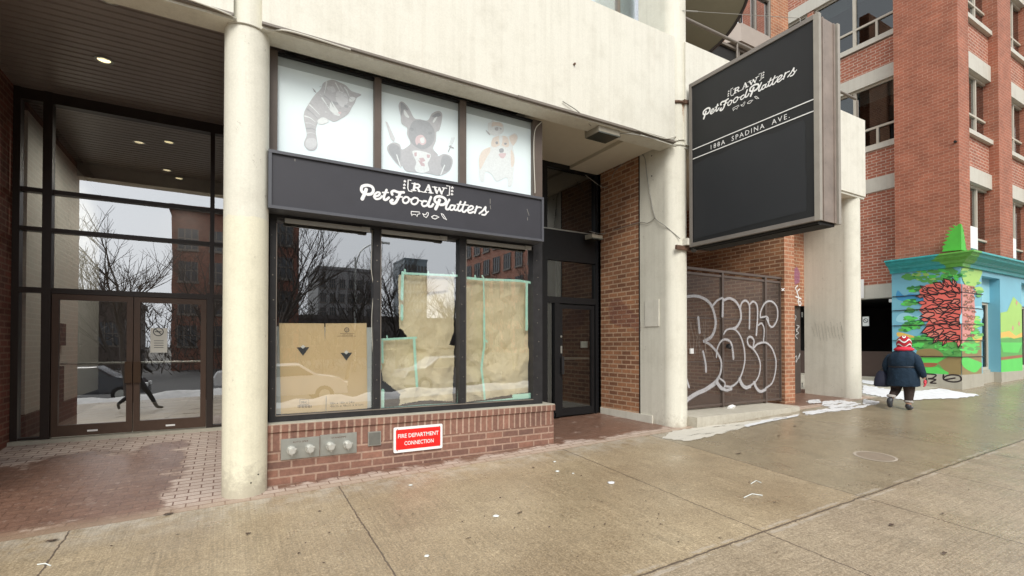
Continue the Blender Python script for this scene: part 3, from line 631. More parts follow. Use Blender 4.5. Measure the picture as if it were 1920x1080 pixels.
for q in ((720, 115), (715, 155), (712, 190), (1255, 188), (1252, 225), (1250, 262)):
    S_([(q[0]-11, q[1]-3), (q[0]+11, q[1]+1)], 8, sm=False); S_([(q[0], q[1]-12), (q[0]+7, q[1]+9)], 8, sm=False); S_([(q[0], q[1]-12), (q[0]-8, q[1]+8)], 8, sm=False)
S_([(792, 455), (885, 462), (890, 482), (866, 486), (856, 515), (842, 490), (806, 488), (800, 508), (790, 478)], 8, True, False)
S_([(920, 480), (940, 492), (958, 488), (970, 465), (985, 470), (980, 500), (960, 525), (935, 510)], 8, True, False)
S_([(1020, 515), (1050, 500), (1080, 507), (1105, 520), (1080, 530), (1060, 542), (1030, 530)], 9, True, False)
S_([(1128, 480), (1150, 488), (1190, 552), (1160, 535), (1138, 505)], 8, True, False)
LX = [q[0] for l in LOGO for q in l[0]]; LZ = [q[1] for l in LOGO for q in l[0]]
LB = (min(LX), max(LX), min(LZ), max(LZ))
def logo(mb, o, u, w, h, bw=(1.08, 1.5)):
    """u = direction of reading; logo box lower left corner o, width w, height h"""
    out = Vector(u).cross(UZ).normalized(); sx = w/(LB[1]-LB[0]); sz = h/(LB[3]-LB[2]); k = 0
    for pts, wd, cl, sm in LOGO:
        P = [Vector(o)+Vector(u)*((x-LB[0])*sx)+UZ*((z-LB[2])*sz) for x, z in pts]
        stroke(mb, P, (wd*bw[0]+bw[1])/6*.0061*(sx+sz)/2, out, .0015+k*.0009, 0, sm, cl); k += .12
# shop sign
sx0 = onY(503, 385, 5.875).x; sx1 = onY(1020, 448, 5.875).x
SG = thing('shop_sign', ((sx0+sx1)/2, 6, SGB), 'long charcoal fascia sign with white RAW Pet Food Platters lettering over the shop windows', 'sign')
mb = MB(); mb.box((sx0+.03, 5.90, SGB+.03), (sx1-.03, 6.148, SGT-.03)); mk('panel', mb, M_signblk, SG)
mb = MB()
mb.box((sx0, 5.875, SGB), (sx1, 6.14, SGB+.032)); mb.box((sx0, 5.875, SGT-.032), (sx1, 6.14, SGT)); mb.box((sx0, 5.877, SGB+.032), (sx0+.032, 6.14, SGT-.032)); mb.box((sx1-.032, 5.877, SGB+.032), (sx1, 6.14, SGT-.032)); mk('frame', mb, M_signedge, SG)
mb = MB(); logo(mb, (LB[0], 5.899, LB[2]), UX, LB[1]-LB[0], LB[3]-LB[2])
PS = Plane('Y', 5.899)
mk('lettering', mb, M_whiteprint, SG)
mb = MB()
for a, b in (((919, 373), (919, 382)), ((919, 385), (920, 392)), ((988, 392), (992, 404)), ((989, 408), (989, 413)), ((553, 298), (553, 302))): mb = MB(); stroke(mb, [PS(*a), PS(*b)], .006, OUT, .001, 0, False); mk('scuff', mb, M_wire_gr, SG)

# ---- papers, cardboard and tape behind the glass
PB = YG+.012
def A1(cx, cy): return onY(500+cx/5.141, 590+cy/5.141, PB)
def A2(cx, cy): return onY(700+cx/5.144, 590+cy/5.144, PB)
def A3(cx, cy): return onY(700+cx/4.909, 400+cy/4.909, PB)
cb = thing('cardboard', tuple(A1(550, 960)), 'flattened cardboard box standing in the left shop window, with two dark triangle prints', 'cardboard')
mb = MB(); P = [A1(*q) for q in ((120, 82), (555, 84), (562, 275), (568, 84), (963, 82), (972, 900), (960, 905), (575, 935), (577, 785), (571, 785), (568, 938), (138, 970))]
mb.prism(P, (0, .006, 0)); mk('sheet', mb, M_card, cb)
pl = PB-.001; OUTs = OUT
mb = MB()
for cx, cy, w, h in ((350, 315, 62, 82), (768, 368, 56, 75)):
    mb = MB(); area(mb, [A1(cx-w-9, cy-4), A1(cx+w+9, cy-6), A1(cx, cy+h+8)], OUT, .001, 2); area(mb, [A1(cx-w, cy), A1(cx+w, cy-2), A1(cx, cy+h)], OUT, .0018, 0)
    area(mb, [A1(cx-24, cy-6), A1(cx-10, cy-14), A1(cx, cy-26), A1(cx+10, cy-15), A1(cx+24, cy-8), A1(cx+8, cy+8), A1(cx, cy+14), A1(cx-10, cy+8)], OUT, .0026, 1)
    mk('triangle_print', mb, [M_print, M_white, M_card], cb)
mb = MB()
c0 = A1(772, 147); ring = [c0+Vector((math.cos(a), 0, math.sin(a)))*.026 for a in [2*math.pi*k/20 for k in range(20)]]
stroke(mb, ring, .007, OUT, .001, 0, False, True)
for a in (90, 210, 330): q = c0+Vector((math.cos(R(a)), 0, math.sin(R(a))))*.012; stroke(mb, [q, q+Vector((math.cos(R(a+115)), 0, math.sin(R(a+115))))*.013], .006, OUT, .001, 0, False)
for y_, a, b in ((182, 710, 845), (196, 730, 830), (207, 680, 862)): stroke(mb, [A1(a, y_), A1(b, y_)], .004, OUT, .001, 1, False)
mk('recycling_mark', mb, [M_print, M_printbr], cb); mb = MB()
for q in ([(320, 818), (405, 815), (405, 865), (320, 868)],): stroke(mb, [A1(*p) for p in q], .005, OUT, .001, 1, False, True)
text(mb, 'MHC', A1(335, 858), UX, UZ, (A1(390, 0)-A1(335, 0)).x, .03, mi=1)
for k in range(14): q = A1(300+k*10, 895); stroke(mb, [q, q+Vector((0, 0, .025))], .004+.003*(k % 3), OUT, .001, 1, False)
mk('box_stamp', mb, [M_print, M_printbr], cb); mb = MB()
text(mb, '18in x 18in x 24in', A1(612, 868), UX, UZ, (A1(845, 0)-A1(612, 0)).x, .03, mi=1); text(mb, '46cm x 46cm x 61cm', A1(612, 895), UX, UZ, (A1(930, 0)-A1(612, 0)).x, .03, mi=1)
mk('printed_mark', mb, [M_print, M_printbr], cb)
mb = MB(); mb.prism([onY(517.5, 612, PB+.02), onY(699, 614, PB+.02), onY(698, 764, PB+.02), onY(517.5, 782, PB+.02)], (0, .003, 0)); setp(mk('backing_sheet', mb, M_tapewhite), 'white board peeking out behind the cardboard in the left shop window', 'board')
def inside(p, P):
    c = False; j = len(P)-1
    for i in range(len(P)):
        if (P[i][1] > p[1]) != (P[j][1] > p[1]) and p[0] < (P[j][0]-P[i][0])*(p[1]-P[i][1])/(P[j][1]-P[i][1])+P[i][0]: c = not c
        j = i
    return c
def facet(x, z, cell, seed):
    a, b = x+.35*z, z-.25*x; a += .3*cell*noise.noise(Vector((x/cell*.7, z/cell*.7, seed))); b += .3*cell*noise.noise(Vector((x/cell*.7, z/cell*.7, seed+7.0)))
    i, j = math.floor(a/cell), math.floor(b/cell); u, v = a/cell-i, b/cell-j
    h = lambda p, q: ((math.sin(p*127.1+q*311.7+seed*74.7)*43758.5453) % 1.0)-.5
    if (i+j) % 2: u = 1-u; A, Bq, Cq, Dq = h(i+1, j), h(i, j), h(i+1, j+1), h(i, j+1)
    else: A, Bq, Cq, Dq = h(i, j), h(i+1, j), h(i, j+1), h(i+1, j+1)
    return A+(Bq-A)*u+(Cq-A)*v if u+v < 1 else Dq+(Cq-Dq)*(1-u)+(Bq-Dq)*(1-v)
def crumple(f, pts, y, amp, seed, step=.014, mat=M_kraft):
    P = [(q.x, q.z) for q in (f(*p) for p in pts)]; xs = [p[0] for p in P]; zs_ = [p[1] for p in P]; r = random.Random(seed)
    nx = int((max(xs)-min(xs))/step)+2; nz = int((max(zs_)-min(zs_))/step)+2; vs = []
    for j in range(nz+1):
        for i in range(nx+1):
            x = min(xs)+i*step+r.uniform(-.4, .4)*step; z = min(zs_)+j*step+r.uniform(-.4, .4)*step
            k = facet(x, z, .30, seed)*1.5+facet(x, z, .15, seed+3)*.8+facet(z, x, .08, seed+5)*.38+facet(x, z, .045, seed+6)*.10
            lo = 1.0 if z < 1.5 else .62
            vs.append((x, y+.02-amp*k*lo, z))
    mb = MB(); fs = []
    for j in range(nz):
        for i in range(nx):
            q = [j*(nx+1)+i, j*(nx+1)+i+1, (j+1)*(nx+1)+i+1, (j+1)*(nx+1)+i]
            for tri in ((q[0], q[1], q[2]), (q[0], q[2], q[3])):
                c = [(vs[tri[0]][k]+vs[tri[1]][k]+vs[tri[2]][k])/3 for k in (0, 2)]
                if inside(c, P): fs.append(tri)
    mb.add(vs, fs); return mb
AMP = .060
m1 = crumple(A2, [(258, -390), (800, -380), (800, 100), (800, 160), (760, 290), (810, 300), (800, 560), (790, 840), (520, 830), (340, 860), (270, 880), (280, 770), (110, 640), (78, 480), (78, 232), (320, 225), (345, 215), (290, 140), (270, 130)], YG+.075, AMP, 3)
setp(mk('kraft_paper', m1, M_kraft), 'crumpled brown kraft paper taped in the middle shop window, torn at its left', 'paper', 'kraft paper in the shop windows')
m1 = crumple(A2, [(900, -350), (1100, -350), (1500, -330), (1530, -300), (1525, 560), (1545, 590), (1540, 750), (1350, 775), (1180, 810), (900, 860)], YG+.075, AMP, 8)
setp(mk('kraft_paper', m1, M_kraft), 'crumpled brown kraft paper filling the right shop window up to its taped top edge', 'paper', 'kraft paper in the shop windows')
m1 = crumple(A3, [(498, 570), (705, 585), (700, 705), (500, 725)], YG+.030, .004, 5); setp(mk('paper_patch', m1, flat('paler_paper', (.70, .58, .42), .7, .05)), 'paler square of paper at the top of the brown paper in the middle window', 'paper')
def tape(name, segs, label, f=A3, mat=M_tape):
    mb = MB(); r = random.Random(len(segs))
    for k, (pts, w) in enumerate(segs): stroke(mb, [Vector((p.x, YG+.002, p.z)) for p in (f(*q) for q in pts)], w*1.2, OUT, -.002-k*.0006, 0, False)
    setp(mk(name, mb, mat), label, 'tape', 'pale green painters tape on the windows')
tape('painters_tape', [([(268, 545), (262, 790)], .030), ([(262, 850), (262, 975)], .030), ([(265, 552), (785, 575)], .024), ([(795, 620), (792, 735)], .030), ([(790, 900), (790, 1080)], .032), ([(290, 520), (290, 550)], .02), ([(505, 540), (505, 570)], .02), ([(730, 545), (745, 575)], .012), ([(645, 560), (645, 575)], .015)], 'pale green tape strips framing the brown paper in the middle window')
tape('painters_tape', [([(862, 595), (1010, 610), (1200, 615), (1350, 622), (1455, 640)], .028), ([(1012, 600), (1018, 860), (1015, 1075)], .018), ([(1410, 650), (1408, 1070)], .034), ([(1455, 650), (1450, 800)], .012), ([(935, 575), (935, 600)], .02), ([(1000, 575), (1015, 600)], .02)], 'pale green tape strips along the top and down the right window paper')
tape('painters_tape', [([(80, 240), (410, 222)], .022), ([(85, 262), (88, 460)], .022), ([(392, 235), (405, 480), (420, 690)], .028), ([(90, 730), (88, 920)], .034), ([(75, 490), (75, 520)], .012), ([(832, 160), (828, 500), (820, 860)], .038), ([(90, 910), (500, 880), (850, 862)], .030), ([(130, 205), (135, 235)], .014)], 'pale green tape around the low patch and bottom edge in the middle window', A2)
tape('painters_tape', [([(1066, 0), (1068, 300), (1050, 430), (1040, 520), (1062, 700), (1072, 810)], .026), ([(1475, -150), (1480, 130)], .03), ([(900, 862), (1200, 830), (1540, 790)], .030), ([(1350, 785), (1535, 768)], .04), ([(1085, 250), (1095, 262)], .02)], 'pale green tape running down the middle and along the bottom of the right window', A2)
mb = MB(); P = [onY(*q, YG-.012) for q in ((694, 395), (698, 440), (696, 500), (700, 540), (697, 600), (699, 660), (700, 668))]
mb.tube(smoothline(P), .0035, 5); setp(mk('loose_cord', mb, M_wire), 'thin white cord hanging down the right edge of the left shop window', 'cord')
# fire fittings
def cover(px0, px1, py00, py01, py10, py11, label):
    a = onY(px0, py00, YW-.012); b = onY(px1, py11, YW-.012); z0 = onY(px0, py01, YW-.012).z; z1 = a.z
    t = thing('fire_connection', ((a.x+b.x)/2, YW-.012, z0), label, 'fire hose connection', 'steel fire connections on the brick base')
    mb = MB(); mb.box((a.x, YW-.016, z0), (b.x, YW-.001, z1)); mb.box((a.x+.012, YW-.02, z0+.012), (b.x-.012, YW-.016, z1-.012)); mk('backplate', mb, M_steel, t)
    cx = (a.x+b.x)/2; w = b.x-a.x; cz = z0+(z1-z0)*.44
    for s in (-1, 1):
        x = cx+s*w*.235; mb = MB(); mb.cyl((x, YW-.02, cz), (x, YW-.05, cz), .048, 20); mb.cyl((x, YW-.05, cz), (x, YW-.105, cz), .040, 20, r2=.036); mb.cyl((x, YW-.105, cz), (x, YW-.112, cz), .030, 16)
        for k in range(3):
            an = math.pi*2*k/3+.5; mb.cyl((x+.045*math.cos(an), YW-.062, cz+.045*math.sin(an)), (x+.045*math.cos(an), YW-.088, cz+.045*math.sin(an)), .010, 8)
        mb.tube([(x-.035, YW-.095, cz+.02), (x-.05, YW-.10, cz+.045)], .004, 5); mk('hose_cap', mb, M_steel_lt, t)
    mb = MB(); text(mb, 'AUTO SPKR' if px0 < 560 else 'STANDPIPE', (a.x+w*.3, YW-.0205, z1-.05), UX, UZ, w*.4, .018, lift=.001); mk('embossed_text', mb, M_rust, t)
cover(526.5, 599, 824, 863, 815, 851.5, 'left steel fire connection plate with two pale caps on the brick base')
cover(600.5, 668.5, 816, 855.5, 810, 848, 'right steel fire connection plate, next to the small square hatch')
a = onY(690, 810, YW-.01); b = onY(714, 834, YW-.01)
hb = thing('wall_hatch', ((a.x+b.x)/2, YW, b.z), 'small square grey metal hatch in the brick base beside the red sign', 'hatch')
mb = MB(); mb.box((a.x, YW-.02, b.z), (b.x, YW-.001, a.z)); mk('frame', mb, M_steel, hb)
mb = MB(); mb.box((a.x+.012, YW-.026, b.z+.012), (b.x-.012, YW-.02, a.z-.012)); mb.cyl((b.x-.03, YW-.03, (a.z+b.z)/2), (b.x-.03, YW-.026, (a.z+b.z)/2), .008, 8); mk('lid', mb, flat('grey_lid', (.19, .19, .17), .5, .2, 14, .5), hb)
a = onY(738, 802, YW-.02); b = onY(829.5, 837, YW-.02); z0 = onY(738, 850, YW-.02).z
fs_ = thing('fire_sign', ((a.x+b.x)/2, YW, z0), 'red and white FIRE DEPARTMENT CONNECTION sign on the brick base', 'sign')
def rrect(x0, x1, z0, z1, r, y, k=5):
    P = []
    for cx, cz, s in ((x1-r, z1-r, 0), (x0+r, z1-r, 90), (x0+r, z0+r, 180), (x1-r, z0+r, 270)):
        P += [(cx+r*math.cos(R(s+90*j/k)), y, cz+r*math.sin(R(s+90*j/k))) for j in range(k+1)]
    return P
mb = MB(); mb.prism(rrect(a.x, b.x, z0, a.z, .018, YW-.022), (0, .008, 0)); mk('board', mb, M_white, fs_)
w = b.x-a.x; h = a.z-z0
mb = MB(); mb.prism(rrect(a.x+w*.045, b.x-w*.045, z0+h*.11, a.z-h*.10, .012, YW-.0235), (0, .0012, 0)); mk('red_field', mb, M_red, fs_)
mb = MB(); text(mb, 'FIRE DEPARTMENT', (a.x+w*.085, YW-.0236, z0+h*.57), UX, UZ, w*.83, h*.16, bold=.012, lift=.0012); text(mb, 'CONNECTION', (a.x+w*.21, YW-.0236, z0+h*.27), UX, UZ, w*.60, h*.16, bold=.012, lift=.0012); mk('lettering', mb, M_white, fs_)
mb = MB()
for x, z in ((a.x+w*.07, z0+h*.09), (b.x-w*.07, z0+h*.12), (a.x+w*.07, a.z-h*.08), (b.x-w*.07, a.z-h*.09)): mb.cyl((x, YW-.027, z), (x, YW-.02, z), .007, 8)
mk('bolt', mb, M_steel, fs_)
# ---- LEFT ENTRANCE (doors at Y=9.4)
YD = 9.4; zf = onY(250, 811, YD).z; zsf = ZB+.262
def xd(px, py=600): return onY(px, py, YD).x
def zd(px, py): return onY(px, py, YD).z
fx = MB(); z_h = zd(92, 545); zh1 = zd(92, 432); zh2 = zd(92, 360)
x0 = XL+.001; x1 = xd(420)+.6
for a, b in ((x0, xd(37)), (xd(79), xd(97)), (xd(388), xd(400))): fx.box((a, YD-.06, zf), (b, YD+.09, zsf if b < xd(200) else z_h+.06))
fx.box((xd(395, 300), YD-.055, z_h+.06), (xd(403, 300), YD+.085, zsf))
for z, h in ((z_h, .075), (zh1, .06), (zh2, .06)): fx.box((x0, YD-.045, z-h/2), (x1, YD+.08, z+h/2))
fx.box((x0, YD-.058, zsf-.16), (x1, YD+.088, zsf)); fx.box((x0, YD-.04, zf), (xd(79), YD+.08, zf+.035)); fx.box((xd(400), YD-.04, zf), (x1, YD+.08, zf+.04))
EF = mk('entrance_screen', fx, M_bronze, B)
paneY(xd(37), xd(79), YD+.012, zf+.035, zsf-.16, mat=M_glass_dk, parent=EF)
paneY(xd(97), xd(397), YD+.012, z_h+.04, zsf-.16, mat=M_glass_dk, parent=EF)
paneY(xd(401), x1, YD+.012, zf+.04, zsf-.16, mat=M_glass_dk, parent=EF)
def gdoor(pa, pb, hinge):
    xa, xb = xd(pa), xd(pb); zt = z_h-.04; d = MB(); w = .075; fz = zf+.015
    d.box((xa, YD-.03, fz), (xa+w, YD+.04, zt)); d.box((xb-w, YD-.03, fz), (xb, YD+.04, zt)); d.box((xa+w, YD-.028, zt-.085), (xb-w, YD+.038, zt)); d.box((xa+w, YD-.028, fz), (xb-w, YD+.038, fz+.16))
    o = mk('entrance_door', d, M_bronze_lt, B)
    paneY(xa+w, xb-w, YD+.003, fz+.16, zt-.085, mat=M_glass_dk, parent=o)
    g = MB(); zc = onY(250, 690, YD).z; hx = xb-.045 if hinge < 0 else xa+.045
    g.box((hx-.045, YD-.075, zc-.22), (hx+.045, YD-.06, zc+.10)); g.box((hx-.02, YD-.06, zc-.2), (hx+.02, YD-.03, zc-.14)); g.box((hx-.02, YD-.06, zc+.02), (hx+.02, YD-.03, zc+.08)); mk('pull_plate', g, flat('bronze_pull', (.09, .055, .035), .3, .2, 8, .7), o)
    g = MB(); g.tube([(xa+w, YD+.07, zc+.08), (xb-w, YD+.07, zc+.08)], .018, 8); mk('push_bar', g, M_steel, o)
    g = MB(); xm = (xa+xb)/2; g.box((xm-.06, YD-.031, fz+.05), (xm+.06, YD-.028, fz+.075)); mk('label_plate', g, M_white, o); return o
dA = gdoor(98, 250, -1); dB = gdoor(252, 387, 1); dA['label'] = 'left leaf of the bronze glass doors'; dB['label'] = 'right leaf with a no smoking notice'
# no smoking notice
ns = thing('notice', tuple(onY(298, 680, YD-.01)), 'white no smoking notice taped inside the right glass door', 'notice')
mb = MB(); a = onY(282, 615, YD-.004); b = onY(313.5, 661, YD-.004); mb.box((a.x, YD-.0035, b.z), (b.x, YD-.0015, a.z)); mk('paper', mb, flat('notice_paper', (.62, .61, .55), .6, .03), ns)
mb = MB(); c0 = onY(297, 622, YD-.004)+Vector((0, 0, -.0)); stroke(mb, [c0+Vector((math.cos(a_), 0, math.sin(a_)))*.062 for a_ in [2*math.pi*k/24 for k in range(24)]], .012, OUT, .001, 0, False, True); stroke(mb, [c0+Vector((-.04, 0, .045)), c0+Vector((.04, 0, -.045))], .012, OUT, .0022, 0, False); stroke(mb, [c0+Vector((-.04, 0, 0)), c0+Vector((.035, 0, 0))], .012, OUT, .003, 0, False)
for k in range(4): z = c0.z-.14-.035*k; stroke(mb, [Vector((a.x+.05, YD-.004, z)), Vector((b.x-.05, YD-.004, z))], .008, OUT, .001, 0, False)
mk('print', mb, M_print, ns)
# threshold
mb = MB(); mb.box((x0, YD-.14, zf-.08), (x1, YD+.2, zf+.0)); mk('threshold', mb, M_conc, B)
# lobby
xi = XL+.10; ylob = 14.2
mb = MB(); mb.box((xi-.1, YD+.15, zf+.34), (xi, ylob, zsf-.25)); mk('lobby_wall', mb, M_intwall, B)
mb = MB(); mb.box((xi-.1, YD+.15, zf), (xi+.012, ylob, zf+.34)); mb.box((xi-.2, ylob, zf), (.6, ylob+.1, zsf)); mb.box((.5, YD+.1, zf), (.6, ylob, zsf)); mb.box((xi-.1, YD+.15, zsf-.25), (xi+.01, ylob, zsf)); mk('lobby_dado', mb, M_bronze, B)
mb = MB(); mb.box((xi-.1, YD+.2, zf-.1), (.6, ylob, zf-.004)); mk('lobby_floor', mb, M_intfloor, B)
mb = MB(); y = YD+.12
while y < ylob: mb.box((xi, y, zsf), (.5, y+.12, zsf+.02)); y += .135
mb.box((xi, YD+.1, zsf+.03), (.5, ylob, zsf+.06)); mk('lobby_ceiling', mb, M_soffitmetal, B)
for (px, py0, py1) in (((101, 118), 605, 648), ((101, 114), 688, 755)):
    a = onX(px[0], py0, xi+.02); b = onX(px[1], py1, xi+.02); mb = MB(); mb.box((xi+.001, a.y, b.z), (xi+.06, b.y, a.z)); o = mk('wall_frame', mb, M_dark)
    setp(o, 'dark framed board on the lobby wall, upper of two' if py0 < 640 else 'dark framed board low on the lobby wall, lower of two', 'frame')
for yy_ in (10.6, 12.8):  # fill spots added to brighten the lobby wall behind the glass
    ld = bpy.data.lights.new('lobby_fill_light', 'SPOT'); ld.energy = 150; ld.shadow_soft_size = .07; ld.spot_size = R(165); ld.spot_blend = .6; ld.color = (1, .95, .88)
    lo = bpy.data.objects.new('lobby_fill_light', ld); COL.objects.link(lo); lo.location = (-.9, yy_, zsf-.03)
downlight(-.9, 10.6, zsf, 'nearer round lit downlight added in the lobby ceiling to brighten the lobby'); downlight(-.9, 12.8, zsf, 'farther round lit downlight added deep in the lobby ceiling to brighten the lobby')  # both fittings are added, to go with the lobby fill spots

# ---- RIGHT RECESS door (Y=7.8)
YR = 7.8; XR = COLX[1]-RC
def xr(px, py=600): return onY(px, py, YR).x
def zr(px, py): return onY(px, py, YR).z
zrf = zr(1080, 778); xl0 = xj[7]-.05
f = MB(); zt = CAMZ+3.47
f.box((xl0, YR-.05, zrf), (xr(1024), YR+.08, zt)); f.box((xr(1114), YR-.05, zrf), (xr(1124), YR+.08, zt))
zA, zB_, zC = zr(1070, 436), zr(1070, 491), zr(1070, 563)
f.box((xl0, YR-.045, zA-.0), (xr(1118), YR+.075, zB_)); f.box((xl0, YR-.048, zt-.09), (xr(1118), YR+.07, zt)); f.box((xl0, YR-.046, zC-.07), (xr(1118), YR+.07, zC+.05))
f.box((xr(1038), YR-.044, zrf), (xr(1047), YR+.07, zC-.07)); f.box((xl0, YR-.044, zrf), (xr(1040), YR+.07, zrf+.08))
RF = mk('recess_door_frame', f, M_blackfr, B)
g = MB(); g.box((xl0, YR-.056, zA+.0), (xr(1118), YR-.045, zA+.02)); mk('metal_trim', g, M_steel, RF)
for z0_, z1_ in ((zrf+.08, zC-.07), (zC+.05, zB_), (zA, zt-.09)):
    paneY(xl0, xr(1116) if z0_ > zrf+.1 else xr(1039), YR+.012, z0_, z1_, mat=M_glass_rd, parent=RF)
a, b = xr(1048), xr(1113); d = MB(); zt_ = zC-.09
d.box((a, YR-.02, zrf+.01), (a+.07, YR+.04, zt_)); d.box((b-.07, YR-.02, zrf+.01), (b, YR+.04, zt_)); d.box((a+.07, YR-.018, zt_-.08), (b-.07, YR+.038, zt_)); d.box((a+.07, YR-.018, zrf+.01), (b-.07, YR+.038, zrf+.15))
dr = mk('shop_door', d, M_blackfr, B)
paneY(a+.07, b-.07, YR+.012, zrf+.15, zt_-.08, mat=M_glass_rd, parent=dr)
g = MB(); zc = zr(1050, 680); g.box((a+.005, YR-.09, zc-.22), (a+.06, YR-.06, zc+.12)); g.box((a+.02, YR-.06, zc-.18), (a+.045, YR-.02, zc-.14)); g.box((a+.02, YR-.06, zc+.04), (a+.045, YR-.02, zc+.08)); mk('handle', g, M_worn, dr)
g = MB(); g.box((a+.02, YR-.028, zc+.18), (a+.055, YR-.02, zc+.32)); g.cyl((a+.035, YR-.03, zc+.50), (a+.035, YR-.02, zc+.50), .02, 10); mk('lock', g, M_steel, dr)
g = MB(); g.box((a+.07, YR+.05, zc+.05), (b-.07, YR+.07, zc+.10)); mk('push_bar', g, M_steel, dr)
for pxs in ((1090, 1102, 640, 652),):
    mb = MB(); p = onY(pxs[0], pxs[2], YR+.2); q = onY(pxs[1], pxs[3], YR+.2); mb.box((p.x, YR+.2, q.z), (q.x, YR+.23, p.z)); setp(mk('keypad', mb, M_white), 'small white keypad seen through the glass of the black recessed door', 'keypad')
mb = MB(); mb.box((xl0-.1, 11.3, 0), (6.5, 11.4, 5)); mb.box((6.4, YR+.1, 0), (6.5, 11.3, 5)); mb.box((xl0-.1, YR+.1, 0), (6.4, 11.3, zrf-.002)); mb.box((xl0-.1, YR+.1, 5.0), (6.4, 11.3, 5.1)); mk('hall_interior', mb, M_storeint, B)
mb = MB(); mb.tube([(xr(1088), 8.6, zrf), (xr(1088), 8.6, 4.0)], .025, 6); mb.tube([(xr(1092), 8.6, zrf), (xr(1092), 8.6, 4.0)], .02, 6); mk('hall_frame', mb, M_steel, B)
# recess right brick wall and pier return
mb = MB(); mb.box((XR, 6.62, -.1), (XR+.35, YR+.1, CAMZ+3.47)); mk('brick_wall', mb, M_brick_or, B)
mb = MB(); mb.box((xr(1124)-.0, YR-.12, -.1), (XR, YR+.1, CAMZ+3.47)); mk('brick_return', mb, M_brick_pier, B)
mb = MB(); mb.box((XR-.02, 6.3, -.05), (XR, YR-.12, onX(1180, 772, XR).z)); mk('concrete_footing', mb, M_cream, B)
mb = MB(); mb.box((XR-.012, onX(1236, 590, XR).y, onX(1225, 612, XR).z), (XR, onX(1210, 590, XR).y, onX(1225, 562, XR).z)); mk('access_panel', mb, M_cream, B)
mb = MB(); mb.box((XR-.006, 6.60, -.02), (XR, 6.625, CAMZ+3.47)); mk('joint_strip', mb, M_dark, B)
# ---- lamps on the recess
def flood(c, w, d, h, label, tilt=0):
    t = thing('flood_light', tuple(c), label, 'wall light')
    c = Vector(c); mb = MB()
    prof = [(-d/2, 0), (d/2, h*.1), (d/2, h), (-d/2, h*.75)]
    mb.prism([(c.x-w/2, c.y+a, c.z+b) for a, b in prof], (w, 0, 0)); mk('housing', mb, flat('weathered_lamp_housing', (.30, .27, .21), .5, .15), t)
    mb = MB(); mb.add([(c.x-w/2+.01, c.y-d/2+.01, c.z-.004), (c.x+w/2-.01, c.y-d/2+.01, c.z-.004), (c.x+w/2-.01, c.y+d/2-.01, c.z+h*.1-.006), (c.x-w/2+.01, c.y+d/2-.01, c.z+h*.1-.006)], [(0, 3, 2, 1)]); mb.box((c.x-w/2-.004, c.y-d/2-.006, c.z-.008), (c.x+w/2+.004, c.y-d/2+.0, c.z+.012)); mk('lens', mb, flat('lamp_lens_dark', (.07, .075, .065), .2, .1), t)
    mb = MB(); mb.box((c.x-.03, c.y, c.z+h*.85), (c.x+.03, c.y+.04, c.z+h*1.1+.03)); mk('bracket', mb, M_taupe, t)
p = onY(1133, 257, 5.95); flood((p.x, 6.0, p.z), .42, .34, .17, 'grey weathered floodlight box under the cream beam above the recess')
p = onY(1112, 450, YR-.2); flood((p.x, YR-.22, p.z), .26, .22, .10, 'small dark wall lamp in the recess above the black door')
# cables
def cable(pts, r, label, mat=M_wire_gr, k=6, grp='cables strung around the recess'):
    mb = MB(); mb.tube(smoothline([Vector(p) for p in pts], k), r, 6); setp(mk('cable', mb, mat), label, 'cable', grp)
xp = XR-.015
cable([onX(1168, 287, xp), onX(1205, 290, xp), onX(1213, 330, xp), onX(1220, 370, xp), onX(1229, 408, xp), (XR-.02, YC-.02, onX(1237, 425, xp).z), (COLX[1]-.10, YC-RC-.02, onY(1262, 446, 5.8).z)], .007, 'cable drooping down the cream pillar to the sign bracket')
cable([(XR-.4, 7.66, zr(1125, 340)), (XR-.015, 7.5, onX(1140, 345, xp).z-.06), onX(1155, 318, xp), onX(1195, 289, xp)], .006, 'cable looping from the back corner up the brick wall')
cable([(XR-.3, 7.66, zr(1122, 440)), (XR-.012, 7.6, onX(1136, 436, xp).z), onX(1170, 425, xp), onX(1200, 417, xp), onX(1215, 418, xp), onX(1229, 408, xp)], .006, 'thin cable crossing the orange brick wall at head height of the lamp')
zc_ = onY(1265, 258, SF).z
cable([(COLX[1]-RC-.9, SF-.03, ZB+.04), (COLX[1]-RC-.3, SF-.03, ZB+.03), (COLX[1]-RC-.02, SF-.02, zc_+.01)]+[(COLX[1]+(RC+.012)*math.cos(a), YC+(RC+.012)*math.sin(a), zc_+.02*math.sin(a*3)) for a in [R(210+15*k) for k in range(9)]], .009, 'pair of white cables wrapped round the right column below the beam', M_wire)
cable([(COLX[1]-RC-.8, SF-.01, ZB-.01), (COLX[1]-RC-.03, SF-.01, ZB-.03)]+[(COLX[1]+(RC+.014)*math.cos(a), YC+(RC+.014)*math.sin(a), zc_-.07) for a in [R(210+15*k) for k in range(9)]], .008, 'lower white cable wrapped round the right column', M_wire)
cable([(-2, SF-.02, ZB+.13), (-.1, SF-.02, ZB+.03)]+[(COLX[0]+(RC+.01)*math.cos(a), YC+(RC+.01)*math.sin(a), ZB+.0) for a in [R(215+15*k) for k in range(8)]]+[(.55, SF-.02, ZB+.02), (1.2, SF-.02, ZB+.01)], .010, 'cable running round the top of the left column', M_wire)
cable([onY(1055, 190, SF-.02), onY(1085, 210, SF-.02), onY(1108, 236, 5.9)], .007, 'short cable feeding the floodlight from the left', M_wire_gr)
cable([onY(1160, 250, 5.9), onY(1190, 252, SF-.02), onY(1235, 262, SF-.02)], .007, 'short cable leaving the floodlight towards the column', M_wire_gr)
